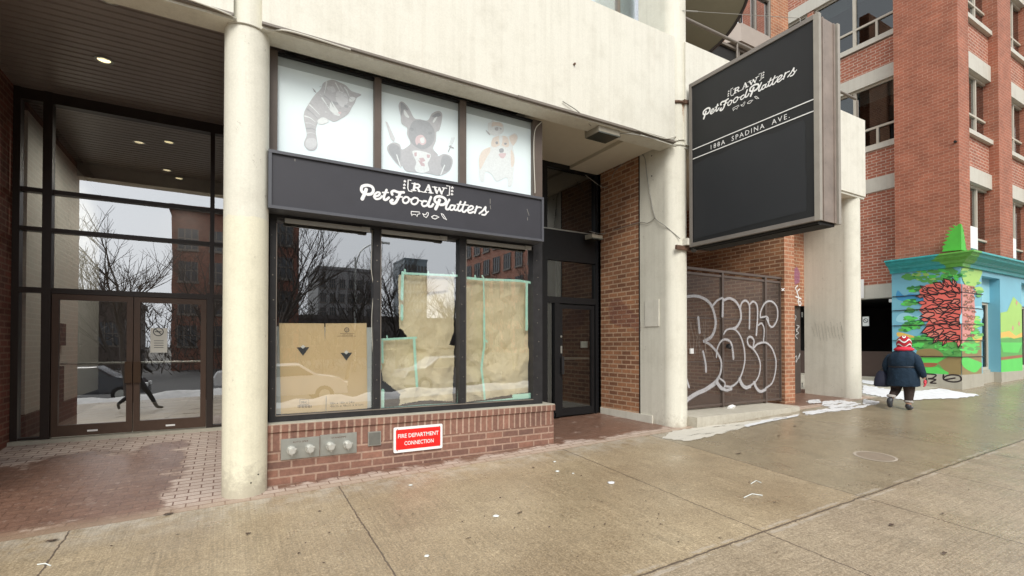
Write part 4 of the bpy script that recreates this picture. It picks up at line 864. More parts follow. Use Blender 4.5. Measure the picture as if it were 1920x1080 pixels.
cable([onY(1016, 228, YFR-.02), onY(1003, 245, YFR-.02), onY(1001, 290, YFR-.02), onY(1003, 350, YFR-.02), onY(1003, 362, YFR-.02)], .007, 'white cable hanging at the right end of the transom windows', M_wire)
# ---- GATE alcove
YGt = 6.35; XGW = 10.3
mb = MB(); mb.box((XGW, YGt-.06, -.1), (XGW+.33, 9.2, CAMZ+3.47)); mk('brick_wall', mb, M_brick_or, B)
mb = MB(); mb.box((XGW-.002, YGt-.08, -.1), (XGW+.36, YGt-.06, CAMZ+3.47)); mk('brick_pier', mb, M_brick_pier, B)
mb = MB(); mb.box((6.9, 9.0, -.1), (XGW, 9.2, CAMZ+3.47)); mk('brick_wall', mb, M_brick_or, B)
xq = onY(1488, 600, YGt).x
zdt = onY(1497, 573, 6.93).z
mb = MB(); mb.box((XGW+.33, 6.93, zdt), (COLX[2]-RC, 7.1, CAMZ+3.47)); mk('brick_wall', mb, M_brick_pier, B)
ys = 5.65; zst = onY(1290, 785, ys).z
# slab/step
mb = MB(); xe = onY(1505, 768, ys).x
mb.prism([(6.80, ys, 0), (xe-.10, ys, 0), (xe, ys+.12, 0), (xe, YGt+.15, 0), (6.80, YGt+.15, 0)], (0, 0, zst)); setp(mk('concrete_step', mb, concrete_paint('worn_step', (.52, .49, .41), (.25, .22, .17), .05)), 'low worn concrete step in front of the graffitied mesh gate', 'step')
zgb = zst
gt = thing('mesh_gate', (8.5, YGt, zgb), 'brown metal mesh gate covered in silver bubble graffiti', 'gate')
zgt = onY(1463, 520, YGt).z; gx0 = COLX[1]+RC-.02; gx1 = onY(1463, 600, YGt).x
f = MB(); zu = zgt-.09
f.box((gx0, YGt-.03, zgt-.045), (gx1+.04, YGt+.03, zgt)); f.box((gx0, YGt-.02, zu-.045), (gx1, YGt+.02, zu)); f.box((gx0, YGt-.02, zgb+.04), (gx1, YGt+.02, zgb+.085))
za, zb = onY(1360, 598, YGt).z, onY(1360, 677, YGt).z
for px in (1353.5, 1434): x = onY(px, 620, YGt).x; f.box((x-.028, YGt-.032, zgb+.01), (x+.028, YGt+.032, zgt-.046))
f.box((gx1-.03, YGt-.022, zgb+.01), (gx1, YGt+.022, zu)); f.box((gx0, YGt-.022, zgb+.01), (gx0+.03, YGt+.022, zu))
for z in (za, zb): f.box((gx0, YGt-.012, z-.012), (gx1, YGt+.012, z+.012))
mk('frame', f, M_gatefr, gt)
def meshmat():
    m, t, bs = newmat('expanded_mesh'); out = t.nodes['Material Output']; uv = N(t, 'UVMap').outputs[0]
    s = N(t, 'SeparateXYZ'); L(t, uv, s.inputs[0])
    a = math_(t, 'FRACT', math_(t, 'MULTIPLY', math_(t, 'ADD', s.outputs[0], s.outputs[1]), 55)); b = math_(t, 'FRACT', math_(t, 'MULTIPLY', math_(t, 'SUBTRACT', s.outputs[0], s.outputs[1]), 55))
    hole = math_(t, 'MULTIPLY', math_(t, 'GREATER_THAN', a, .29), math_(t, 'GREATER_THAN', b, .29))
    bs.inputs['Roughness'].default_value = .5; bs.inputs['Metallic'].default_value = .2
    L(t, mixc(t, noi(t, pos(t), 3, 4), (.10, .08, .068), (.17, .135, .115)), bs.inputs['Base Color'])
    tr = N(t, 'BsdfTransparent'); ms = N(t, 'MixShader'); L(t, hole, ms.inputs[0]); L(t, bs.outputs[0], ms.inputs[1]); L(t, tr.outputs[0], ms.inputs[2]); L(t, ms.outputs[0], out.inputs[0]); return m
f = MB(); f.add([(gx0, YGt+.0, zgb+.06), (gx1, YGt+.0, zgb+.06), (gx1, YGt+.0, zu), (gx0, YGt+.0, zu)], [(0, 1, 2, 3)]); mk('mesh_panel', f, meshmat(), gt)
def Q(cx, cy): return onY(1280+cx/4.154, 540+cy/4.154, YGt-.034)
def gm(name, c, op):
    m, t, bs = newmat(name); out = t.nodes['Material Output']; p = pos(t); bs.inputs['Base Color'].default_value = c4(c); bs.inputs['Roughness'].default_value = .5
    tr = N(t, 'BsdfTransparent'); ms = N(t, 'MixShader'); L(t, math_(t, 'GREATER_THAN', noi(t, p, 95, 3, .8), op), ms.inputs[0]); L(t, bs.outputs[0], ms.inputs[1]); L(t, tr.outputs[0], ms.inputs[2]); L(t, ms.outputs[0], out.inputs[0]); return m
gr = MB(); go = MB(); k = 0
for w, pts in ((.075, [(20, 70), (90, 62), (160, 80), (215, 125), (245, 200), (255, 290), (225, 375), (165, 415)]), (.055, [(165, 415), (210, 440), (265, 500), (298, 570), (295, 650), (265, 715), (190, 775), (110, 820)]),
    (.10, [(265, 735), (180, 790), (110, 820), (40, 865), (10, 900)]), (.055, [(230, 140), (265, 100), (305, 78)]), (.06, [(312, 85), (308, 220)]), (.06, [(320, 95), (360, 80), (410, 105), (445, 165), (450, 240), (420, 300), (390, 318)]),
    (.055, [(445, 165), (455, 120), (485, 98), (515, 130), (518, 220), (516, 315)]), (.055, [(518, 130), (545, 105), (575, 135), (580, 220), (570, 365)]), (.06, [(600, 230), (605, 180), (640, 115), (690, 105), (730, 150), (735, 230), (710, 290), (680, 300), (650, 240)]), (.05, [(600, 230), (655, 225), (665, 270)]),
    (.05, [(585, 290), (610, 275), (630, 320), (625, 415)]), (.06, [(315, 358), (340, 325), (395, 320), (440, 365), (470, 450), (480, 550), (465, 640), (430, 720), (380, 765), (330, 765)]), (.085, [(375, 785), (335, 795), (290, 770), (262, 725), (275, 700)]),
    (.055, [(258, 540), (262, 480), (290, 420), (330, 400), (370, 425), (385, 490), (390, 550)]), (.055, [(540, 470), (505, 440), (500, 395), (525, 380), (550, 410), (545, 465), (580, 435), (640, 425), (690, 470), (720, 560), (715, 660), (690, 740), (640, 780)]), (.085, [(640, 790), (600, 805), (570, 780), (550, 735)]),
    (.055, [(540, 470), (575, 520), (598, 590), (590, 670), (560, 730), (520, 760)]), (.08, [(520, 765), (485, 775), (455, 750), (438, 710)]), (.075, [(115, 230), (125, 345)]), (.075, [(152, 495), (170, 580), (175, 650)]), (.06, [(-10, 600), (20, 700), (42, 770)]), (.05, [(250, 735), (300, 790), (322, 740), (275, 700)])):
    stroke(gr, [Q(*q) for q in pts], w*.80, OUT, .004+k*.0009, 0, ws=(rnd.uniform(.75, 1.1), rnd.uniform(.8, 1.25))); stroke(go, [Q(*q) for q in pts], w*1.4, OUT, .0005+k*.0001, 0); k += 1
mk('graffiti', gr, gm('silver_spray_paint', (.44, .43, .44), .58), gt)
mk('overspray', go, gm('overspray_dots', (.38, .37, .37), .40), gt)
gr = MB()
for kk in range(9): a = 60+kk*18; stroke(gr, [Q(a-10, 260+rnd.uniform(-20, 30)), Q(a+rnd.uniform(-30, 30), 400), Q(a+rnd.uniform(-10, 40), 520+rnd.uniform(-30, 30))], .012, OUT, .001+kk*.0009, 0)
mk('faint_scrawl', gr, gm('faint_scrawl', (.27, .23, .19), .5), gt)
mb = MB(); p = Q(65, 490); mb.box((p.x-.045, YGt-.06, p.z-.05), (p.x+.045, YGt-.035, p.z+.045)); mk('latch_tag', mb, M_white, gt)
mb = MB(); p = Q(345, 455); mb.cyl((p.x-.04, YGt-.07, p.z), (p.x+.05, YGt-.07, p.z-.02), .035, 10); mb.cyl((p.x, YGt-.1, p.z+.03), (p.x, YGt-.03, p.z+.03), .02, 8); mk('padlock', mb, M_worn, gt)
mb = MB(); p = onY(1370, 764, YGt-.15); q = Vector((p.x, YGt-.2, zst))
for k in range(3): mb.obox(q+Vector((k*.06-.08, k*.02, .02)), (.05, .01, .01), (-.01, .03, .012), (0, -.01, .02))
setp(mk('crumpled_litter', mb, M_white), 'crumpled white litter lying on the concrete step by the gate', 'litter')
# grey steel side door by third column
mb = MB(); x0_, x1_ = XGW+.36, COLX[2]-RC-.01; zd0 = G(11, 7)-.02; mb.box((x0_, 7.02, zd0), (x1_, 7.08, zdt)); o = mk('side_door', mb, flat('grey_brown_door', (.075, .058, .05), .5, .15), B); o['label'] = 'dark brown steel side door'
mb = MB(); 
for px, py in ((1505, 590), (1505, 722)): p = onY(px, py, 7.0); mb.cyl((p.x, 7.01, p.z-.06), (p.x, 7.01, p.z+.06), .015, 8)
mk('hinge', mb, M_steel, o)
mb = MB()
def Q2(cx, cy, y=7.0): return onY(1280+cx/4.154, 540+cy/4.154, y)
for pts in ([(872, 215), (880, 225), (870, 250)], [(885, 290), (905, 300), (880, 330), (900, 350), (875, 370), (890, 395)], [(868, 540), (885, 530), (878, 580), (910, 510), (900, 550)], [(895, 300), (885, 340), (880, 320)]): stroke(mb, [Q2(*q) for q in pts], .02, OUT, .012, 0)
mk('tag_graffiti', mb, gm('white_tag', (.5, .5, .5), .58), o)
# FTO tag on the brick above the door, X on pier
mb = MB(); yb = 6.93
for pts in ([(1487+8, 536), (1491, 540), (1494, 547), (1499, 542)], [(1494, 547), (1497, 556)], [(1492, 556), (1502, 560)], [(1498, 558), (1496, 566)]): stroke(mb, [onY(*q, yb) for q in pts], .035, OUT, .003, 0, False)
c0 = onY(1499.5, 569, yb); stroke(mb, [c0+Vector((.05*math.cos(a_), 0, .05*math.sin(a_))) for a_ in [2*math.pi*j/14 for j in range(14)]], .03, OUT, .003, 0, False, True)
for a_, b_ in (((1465.5, 541), (1470, 545)), ((1470, 541), (1465.5, 545))): stroke(mb, [onY(*a_, YGt-.08), onY(*b_, YGt-.08)], .02, OUT, .003 if a_[0] < 1468 else .005, 0, False)
mk('white_tag', mb, M_whiteprint, B)
mb = MB(); pur = gm('purple_stain', (.36, .14, .24), .53); area(mb, [onY(*q, yb) for q in ((1488, 505), (1494, 500), (1500, 512), (1499, 530), (1490, 534))], OUT, .002); 
mk('purple_smear', mb, pur, B)
mb = MB(); area(mb, blob([onX(*q, XR) for q in ((1142, 572), (1160, 560), (1185, 585), (1200, 600), (1200, 625), (1180, 612), (1160, 612), (1145, 600))]), Vector((-1, 0, 0)), .002); mk('purple_smear', mb, gm('purple_stain_faint', (.22, .09, .09), .46), B)
# faint scribble on the third column plate
mb = MB()
xc3 = COLX[2]-RC
for kk in range(12): a = 1522+kk*6; stroke(mb, [onX(min(a, 1578), 608+rnd.uniform(-6, 6), xc3), onX(min(a+3, 1580), 622+rnd.uniform(-8, 8), xc3), onX(min(a+5, 1582), 634+rnd.uniform(-6, 6), xc3)], .02, Vector((-1, 0, 0)), .002+kk*.0009, 0)
mk('faint_scribble', mb, gm('faint_grey_scribble', (.45, .44, .38), .5), B)

# ---- BIG PROJECTING SIGN on X = const
XS = 6.70; sT = CAMZ+4.34; SY0, SY1 = 3.62, 5.70
XS = onY(1292, 300, 5.70).x
SY0 = onX(1536, 200, XS).y
sT = onX(1536, 21, XS).z; sB = onX(1536, 412, XS).z; TH = .52
BS = thing('projecting_sign', (XS+.25, 4.6, sB), 'large black double-sided projecting sign with RAW Pet Food Platters and 188A SPADINA AVE.', 'sign')
mb = MB(); mb.box((XS+.02, SY0+.05, sB+.05), (XS+TH-.02, SY1-.04, sT-.05)); mk('cabinet', mb, M_bigface, BS)
mb = MB()
for xa, xb_ in ((XS, XS+.06), (XS+TH-.06, XS+TH)):
    mb.box((xa, SY0, sB), (xb_, SY0+.07, sT), 1); mb.box((xa, SY1-.05, sB), (xb_, SY1, sT)); mb.box((xa, SY0+.07, sB), (xb_, SY1-.05, sB+.06)); mb.box((xa, SY0+.07, sT-.06), (xb_, SY1-.05, sT))
mk('frame', mb, [M_bigframe, M_bigedge], BS)
mb = MB(); mb.box((XS+.06, SY0+.03, sB+.01), (XS+TH-.06, SY0+.045, sT-.01)); mb.box((XS+.13, SY0+.018, sB+.01), (XS+.15, SY0+.03, sT-.01)); mb.box((XS+TH-.12, SY0+.018, sB+.01), (XS+TH-.10, SY0+.03, sT-.01))
for k in range(12):
    z = sB+.1+(sT-sB-.2)*k/11; mb.cyl((XS+.2, SY0+.026, z), (XS+.2, SY0+.03, z), .006, 6)
mk('end_plate', mb, flat('rust_stained_plate', (.235, .19, .16), .55, .5, 4, .1, .2), BS)
mb = MB(); mb.box((XS+.06, SY0+.06, sB-.03), (XS+TH-.06, SY1-.05, sB+.03)); mb.box((XS+.10, SY0+.06, sB-.045), (XS+.14, SY1-.05, sB-.03)); mk('bottom_plate', mb, M_dark, BS)
PX = Plane('X', XS+.018); OX = Vector((-1, 0, 0)); RD = Vector((0, -1, 0))
mb = MB(); a1, a2 = PX(1296, 282), PX(1533.5, 183); b1, b2 = PX(1297, 298.5), PX(1533.5, 206)
zl1 = (a1.z+a2.z)/2; zl2 = (b1.z+b2.z)/2; ya, yb2 = SY1-.06, SY0+.075
for z in (zl1, zl2): mb.box((XS+.014, yb2, z-.007), (XS+.018, ya, z+.007))
tA, tB = PX(1333, 275), PX(1481, 214)
text(mb, '188A  SPADINA  AVE.', (XS+.018, tA.y, zl2+(zl1-zl2)*.24), RD, UZ, tA.y-tB.y, (zl1-zl2)*.46, spacing=1.35, bold=0, lift=.004)
lA, lB = PX(1319, 222), PX(1494, 125); zt_l = PX(1434, 134).z; zb_l = PX(1372, 210).z
logo(mb, (XS+.018, lA.y, zb_l), RD, lA.y-lB.y, zt_l-zb_l, (.95, .8)); mk('lettering', mb, M_white, BS)
# painted-over lower part: ragged patch edge
mb = MB(); P = [Vector((XS+.019, ya-.02, zl2-.10)), Vector((XS+.019, ya-.02, sB+.12)), Vector((XS+.019, yb2+.12, sB+.16))]
P += [Vector((XS+.019, yb2+.10+rnd.uniform(0, .02), sB+.2+(zl2-sB-.35)*k/8)) for k in range(9)]
P += [Vector((XS+.019, yb2+.14+(ya-yb2-.2)*k/12, zl2-.07+(.035 if 3 < k < 8 else 0)+rnd.uniform(-.03, .01))) for k in range(12)]
mb.poly([p+OX*.002 for p in P]); mk('repainted_patch', mb, M_bigpatch, BS)
# brackets to the column
for py, py2, lab in ((186, 190, 'upper'), (463, 467, 'lower')):
    z = onY(1262, py, YC-RC).z
    t = thing('sign_bracket', (COLX[1], YC-RC, z), lab+' rusty steel bracket clamping the projecting sign to the column', 'bracket', 'brackets of the projecting sign')
    mb = MB()
    if lab == 'upper':
        ring = [(COLX[1]+(RC+.012)*math.cos(a_), YC+(RC+.012)*math.sin(a_), z) for a_ in [2*math.pi*j/28 for j in range(29)]]
        mb.tube(ring, .026, 6, cap=False); mb.box((COLX[1]-.02, YC-RC-.06, z-.03), (COLX[1]+.14, YC-RC-.005, z+.03))
    else: mb.box((COLX[1]-.2, YC-RC-.04, z-.035), (COLX[1]+.28, YC-RC-.0, z+.035))
    mk('clamp', mb, M_rust, t)
    mb = MB(); mb.tube([(COLX[1]+.05, YC-RC-.02, z), (XS+.15, SY1-.02, z+.1), (XS+.2, SY1-.05, z+.1)], .02, 6); mb.box((XS+.08, SY1-.05, z-.04), (XS+.4, YC-RC+.05, z+.03)); mk('arm', mb, M_rust, t)
mb = MB(); zr_ = onY(1262, 190, YC-RC).z
for k in range(5):
    a_ = R(268+k*6); q = Vector((COLX[1]+(RC+.003)*math.cos(a_), YC+(RC+.003)*math.sin(a_), zr_)); stroke(mb, [q, q-Vector((0, 0, .18+.11*(k*7 % 5)/2))], .018, Vector((math.cos(a_), math.sin(a_), 0)), .001+k*.0004, 0, False, ws=(1, .3))
mk('rust_streak', mb, gm('rust_streak', (.42, .22, .10), .52), B)
z = onY(1262, 452, 5.8).z; mb = MB(); mb.box((COLX[1]-.02, YC-RC-.10, z-.05), (COLX[1]+.17, YC-RC-.01, z+.06)); setp(mk('junction_box', mb, M_cream), 'small cream junction box on the column above the lower sign bracket', 'junction box')
cm = thing('security_camera', (XS+.1, 5.55, sB-.2), 'small dark dome camera hanging under the inner corner of the projecting sign', 'camera')
p = onX(1301, 467, XS+.1); mb = MB(); rings = []
for k in range(6):
    a_ = k/5*math.pi/2; rings.append([(p.x+.055*math.cos(a_)*math.cos(2*math.pi*j/14)+.0, p.y+.055*math.cos(a_)*math.sin(2*math.pi*j/14), p.z-.055*math.sin(a_)) for j in range(14)])
mb.loft(rings); mk('dome', mb, flat('smoked_dome', (.03, .03, .03), .1, .1), cm)
mb = MB(); mb.cyl((p.x, p.y, p.z), (p.x, p.y, sB-.02), .03, 10); mb.cyl((p.x, p.y, p.z-.002), (p.x, p.y, p.z+.03), .062, 14); mk('mount', mb, M_worn, cm)
mb = MB(); a_ = onY(1279, 20, YC-RC); b_ = Vector((XS+.3, SY0+.4, sT)); c_ = onY(1500, 34, 5.3)
mb.tube([a_, c_], .005, 5); mb.tube([a_+(c_-a_)*.03, a_+(c_-a_)*.12], .012, 6); mb.tube([c_, b_], .005, 5); setp(mk('guy_wire', mb, M_wire_gr), 'thin guy wire with turnbuckle from the column to the projecting sign', 'wire')

# ---- FAR RED BRICK BUILDING
FX, FY = 16.3, 5.3
M_lint = concrete_paint('pale_lintel', (.55, .53, .46), (.3, .26, .2), .03)
FB = thing('corner_building', (18, 8, .6), 'red brick corner building with concrete lintels and a painted mural at its base', 'building')
fz0 = .2; ht = 15
XW = 16.65
mb = MB(); mb.box((FX, FY, 3.7), (FX+.68, 6.72, ht)); mk('corner_pier', mb, M_brick_farpier, FB)
Yfar = 17
# side wall with window bands
yw1 = 6.72
def sx_(z): return z+CAMZ
bands = [(sx_(1.385), sx_(1.78), 'lintel'), (sx_(1.78), sx_(4.54), 'brick'), (sx_(4.54), sx_(4.95), 'lintel'), (sx_(4.95), sx_(5.78), 'brick'), (sx_(7.78), sx_(8.17), 'lintel'), (sx_(8.17), sx_(8.95), 'brick'), (sx_(11.0), sx_(11.4), 'lintel'), (sx_(11.4), ht, 'brick')]
bm = MB(); lm = MB()
for a, b, k in bands:
    if k == 'brick': bm.box((XW, yw1, a), (XW+.3, Yfar, b))
    else:
        mb = MB(); mb.box((XW-.03, yw1+.001, a), (XW+.3, Yfar, b)); mk('lintel', mb, M_lint, FB)
bm.box((XW, 9.9, fz0), (XW+.3, Yfar, sx_(1.385)))
mk('side_wall', bm, M_brick_far, FB)
M_offw = flat('pale_window_frame', (.50, .46, .38), .5, .08)
def sidewin(z0, z1, y0, y1):
    w = MB(); x = XW+.06
    w.box((x, y0, z0-.14), (x+.1, y1, z0)) if False else None
    h = z1-z0; zm = z0+h*.30
    for y in (y0, y1-.09): w.box((x, y, z0), (x+.1, y+.09, z1))
    for y in ((y0+y1)/2-.04,): w.box((x+.002, y, z0+.07), (x+.09, y+.09, z1-.06))
    for f_ in (.25, .75): y = y0+(y1-y0)*f_; w.box((x+.004, y-.03, z0+.07), (x+.085, y+.03, zm-.03))
    w.box((x+.001, y0+.09, z0), (x+.1, y1-.09, z0+.07)); w.box((x+.001, y0+.09, z1-.06), (x+.1, y1-.09, z1)); w.box((x+.003, y0+.09, zm-.03), (x+.095, y1-.09, zm+.03))
    o = mk('window', w, M_offw, FB)
    g = MB(); g.box((x+.05, y0+.09, z0+.07), (x+.055, y1-.09, z1-.06)); mk('pane', g, M_glass_r, o)
    g = MB(); g.box((x+.14, y0, z1-.45), (x+.15, y1, z1)); mk('blind', g, flat('pale_blind', (.42, .48, .48), .7, .04), o)
    s = MB(); s.box((XW-.05, y0, z0-.14), (XW+.2, y1, z0)); mk('sill', s, M_lint, o)
for z0, z1 in ((sx_(5.92), sx_(7.78)), (sx_(9.12), sx_(11.0))):
    for y0, y1 in ((yw1+.002, 9.1), (9.3, 11.7), (11.9, 14.3)): sidewin(z0, z1, y0, y1)
    pm = MB()
    for y0, y1 in ((9.1, 9.3), (11.7, 11.9), (14.3, Yfar)): pm.box((XW, y0, z0-.14), (XW+.3, y1, z1))
    mk('window_pier', pm, M_brick_far, FB)
mb = MB()
for z in (sx_(5.0), sx_(8.3), sx_(11.4)): mb.box((XW+.35, 5.7, z), (26, Yfar, z+.1))
mb.box((XW+4.5, 6.2, fz0), (XW+4.6, Yfar, ht)); mk('floors_inside', mb, M_storeint, FB)
g = MB(); 
for y in (7.3, 8.6, 10): g.box((XW+1.2, y, sx_(8.2)), (XW+2.4, y+.12, sx_(8.26)))
mk('ceiling_tube', g, flat('pale_tube', (.6, .62, .6), .5, .03), FB)
# garage opening
gz_ = G(16, 7.5)
mb = MB(); mb.box((XW+5, 6.7, fz0), (XW+5.1, 10, sx_(1.4))); mb.box((XW+.3, 9.9, fz0), (XW+5, 10, sx_(1.4))); mb.box((XW+.3, 6.6, fz0), (XW+5, 6.7, sx_(1.4))); mb.box((XW+.3, 6.7, sx_(1.39)), (XW+5, 9.9, sx_(1.45))); mb.box((XW+.3, 6.7, .3), (XW+5, 9.9, gz_+.06)); mk('garage_interior', mb, M_dark, FB)
mb = MB(); mb.box((XW-.12, 6.75, gz_-.1), (XW+.3, 9.9, gz_+.10)); mk('garage_curb', mb, M_conc, FB)
mb = MB(); mb.box((XW+.1, 6.75, gz_+.10), (XW+.16, 9.9, gz_+.85)); mk('garage_panel', mb, flat('brown_panel', (.06, .035, .025), .4, .1), FB)
pass
a, b = onX(1617.5, 594, XW-.02), onX(1629.5, 611, XW-.02)
t = thing('notice', (XW-.02, (a.y+b.y)/2, b.z), 'white no smoking notice on the dark garage front right of the last column', 'notice')
mb = MB(); mb.box((XW-.03, b.y, b.z), (XW-.02, a.y, a.z)); mk('board', mb, M_tapewhite, t)
mb = MB(); c0 = (a+b)/2; stroke(mb, [Vector((XW-.031, c0.y+.06*math.cos(q), c0.z+.02+.06*math.sin(q))) for q in [2*math.pi*j/16 for j in range(16)]], .016, OX, .001, 0, False, True); stroke(mb, [Vector((XW-.031, c0.y+.04, c0.z+.06)), Vector((XW-.031, c0.y-.04, c0.z-.02))], .014, OX, .002, 0, False); mk('print', mb, M_print, t)
a, b = onX(1614, 524, XW-.06), onX(1620, 559, XW-.06); mb = MB(); mb.box((XW-.07, b.y, b.z), (XW-.06, a.y+.2, a.z)); setp(mk('wall_sign', mb, M_white), 'narrow white parking sign half hidden behind the last column', 'sign')
# street face
def fxx(px, y=FY): return onY(px, 300, y).x
YB = FY+.20; FW = [(sx_(4.86), sx_(4.45), sx_(2.4)), (sx_(8.0), sx_(7.55), sx_(5.85)), (sx_(11.2), sx_(10.75), sx_(9.0))]
PWD = fxx(1822)-FX; b1 = fxx(1862, YB); pA, pB = fxx(1872), fxx(1896); per = pB+.25-17.3
wx = [(17.3+per*i, b1+per*i) for i in range(4)]
wm = MB(); px_ = [FX+.9]
for i, (a, b) in enumerate(wx):
    prev = FX+.68 if i == 0 else wx[i-1][1]
    if i: 
        pm = MB(); pm.box((pA+per*(i-1), FY-.02, 3.7), (pB+per*(i-1), YB+.2, ht)); mk('pier', pm, M_brick_farpier, FB)
    wm.box((FX+.66, YB, 3.7), (a, YB+.2, ht)) if i == 0 else (wm.box((prev, YB, 3.7), (pA+per*(i-1)+.02, YB+.19, ht)), wm.box((pB+per*(i-1)-.02, YB, 3.7), (a, YB+.19, ht)))
    lastz = 3.7
    for zt1, zl, zsill in FW:
        wm.box((a, YB, lastz), (b, YB+.2, zsill-.12)) if zsill-.12 > lastz else None
        lastz = zt1
        mb = MB(); mb.box((a-.05, YB-.06, zl), (b+.05, YB+.2, zt1)); mk('lintel', mb, M_lint, FB)
        w = MB(); y = YB+.06
        w.box((a, y, zsill), (a+.08, y+.1, zl)); w.box((b-.08, y, zsill), (b, y+.1, zl)); w.box((a+.08, y+.001, zsill), (b-.08, y+.1, zsill+.06)); w.box((a+.08, y+.001, zl-.06), (b-.08, y+.1, zl)); w.box((a+.08, y+.002, zsill+.55), (b-.08, y+.09, zsill+.60)); w.box(((a+b)/2-.03, y+.003, zsill+.06), ((a+b)/2+.03, y+.09, zl-.06))
        o = mk('window', w, M_offw, FB); g = MB(); g.box((a+.08, y+.05, zsill+.06), (b-.08, y+.055, zl-.06)); mk('pane', g, M_glass_s, o)
        g = MB(); g.box((a, y+.15, zsill+.05), ((a+b)/2+.2, y+.16, zl)); mk('blind', g, flat('cream_blind', (.45, .46, .42), .7, .05), o)
        if zt1 > 7: s = MB(); s.box((a-.06, YB-.10, zsill-.12), (b+.12, YB+.15, zsill)); mk('sill', s, M_lint, o)
        else:
            s = MB(); s.box((a+.06, YB-.02, zsill+.25), (a+.75, YB+.12, zsill+.85)); mk('air_conditioner', s, M_white, o)
    wm.box((a, YB, lastz), (b, YB+.2, ht))
mk('street_wall', wm, M_brick_far, FB)
# painted base with cornice
MXP, MYP = 16.15, 5.245
M_mblue = flat('mural_blue', (.17, .44, .56), .5, .14, 1.2); M_mteal = flat('mural_teal', (.05, .38, .42), .5, .15, 1.5)
M_mgreen = flat('mural_green', (.10, .36, .08), .5, .2, 3); M_mbright = flat('mural_bright_green', (.10, .60, .10), .5, .1, 3); M_mdeep = flat('mural_deep_green', (.03, .20, .05), .5, .2, 3)
M_mred = flat('mural_red', (.74, .15, .12), .5, .12, 4); M_mpink = flat('mural_pink', (.62, .27, .24), .5, .12, 4); M_mblk = flat('mural_black', (.02, .01, .012), .5, .1)
M_mbrown = flat('mural_brown', (.27, .20, .08), .5, .15, 2); M_mrust = flat('mural_rust', (.33, .11, .05), .5, .15, 2); M_myel = flat('mural_yellow', (.72, .47, .10), .5, .1, 2); M_mdblue = flat('mural_deep_blue', (.05, .28, .52), .5, .1, 2); M_mlime = flat('mural_lime', (.36, .60, .14), .5, .1, 2); M_mlblue = flat('mural_pale_blue', (.30, .60, .70), .5, .1, 2)
MM = [M_mblue, M_mteal, M_mgreen, M_mbright, M_mdeep, M_mred, M_mpink, M_mblk, M_mbrown, M_mrust, M_myel, M_mdblue, M_mlime, M_mlblue, flat('mural_salmon', (.72, .22, .17), .5, .12, 4), flat('mural_pale_pink', (.70, .40, .35), .5, .1, 4)]
zb0 = onX(1804, 703, MXP).z; zc0 = onX(1804, 498, MXP).z; zct = CAMZ+2.33
mb = MB(); XE = 40
ylf = 6.75
nx_ = [(MXP, fxx(1838, MYP)), (fxx(1872, MYP), fxx(1912, MYP))]; mb.box((MXP, MYP, zb0), (nx_[0][1], ylf, zc0)); mb.box((nx_[1][0], MYP, zb0), (nx_[1][1], 5.8, zc0))
x = nx_[1][1]+1.35; xs_ = []
while x < 34: mb.box((x, MYP, zb0), (x+1.7, 5.8, zc0)); xs_.append(x); x += 3.0
zrt = CAMZ+1.855; mb.box((nx_[0][1], MYP+.001, zrt), (34, 5.8, zc0))
mk('mural_wall', mb, M_mblue, FB)
# recessed shop windows between painted piers
gaps = [(nx_[0][1], nx_[1][0]), (nx_[1][1], xs_[0])]+[(xs_[i]+1.7, xs_[i+1]) for i in range(len(xs_)-1)]
zwt = CAMZ+1.2; zwb = CAMZ-.69
for a, b in gaps:
    mb = MB(); mb.box((a, MYP+.22, zwt), (b, 5.8, zrt)); mk('recess_panel', mb, M_mlblue, FB)
    mb = MB(); mb.box((a, MYP+.22, zb0-.2), (b, 5.8, zwb)); mk('recess_panel', mb, M_conc, FB)
for i, (a, b) in enumerate(gaps):
    w = MB(); y = MYP+.26; w.box((a, y, zwb), (a+.07, y+.08, zwt)); w.box((b-.07, y, zwb), (b, y+.08, zwt)); w.box((a+.07, y+.001, zwb), (b-.07, y+.08, zwb+.07)); w.box((a+.07, y+.001, zwt-.07), (b-.07, y+.08, zwt))
    o = mk('shop_window', w, M_offw, FB); g = MB(); g.box((a+.07, y+.03, zwb+.07), (b-.07, y+.036, zwt-.07)); mk('pane', g, M_glass_r, o)
# base stones
mb = MB(); mb.box((MXP-.02, MYP-.02, .3), (nx_[0][1]+.02, ylf, zb0)); mb.box((nx_[0][1]+.02, MYP+.14, .3), (34, 5.9, zb0-.01)); mb.box((nx_[1][0]-.02, MYP-.02, .3), (nx_[1][1]+.02, 5.9, zb0))
for x in xs_: mb.box((x-.02, MYP-.02, .3), (x+1.72, 5.9, zb0))
mk('stone_base', mb, M_conc, FB)
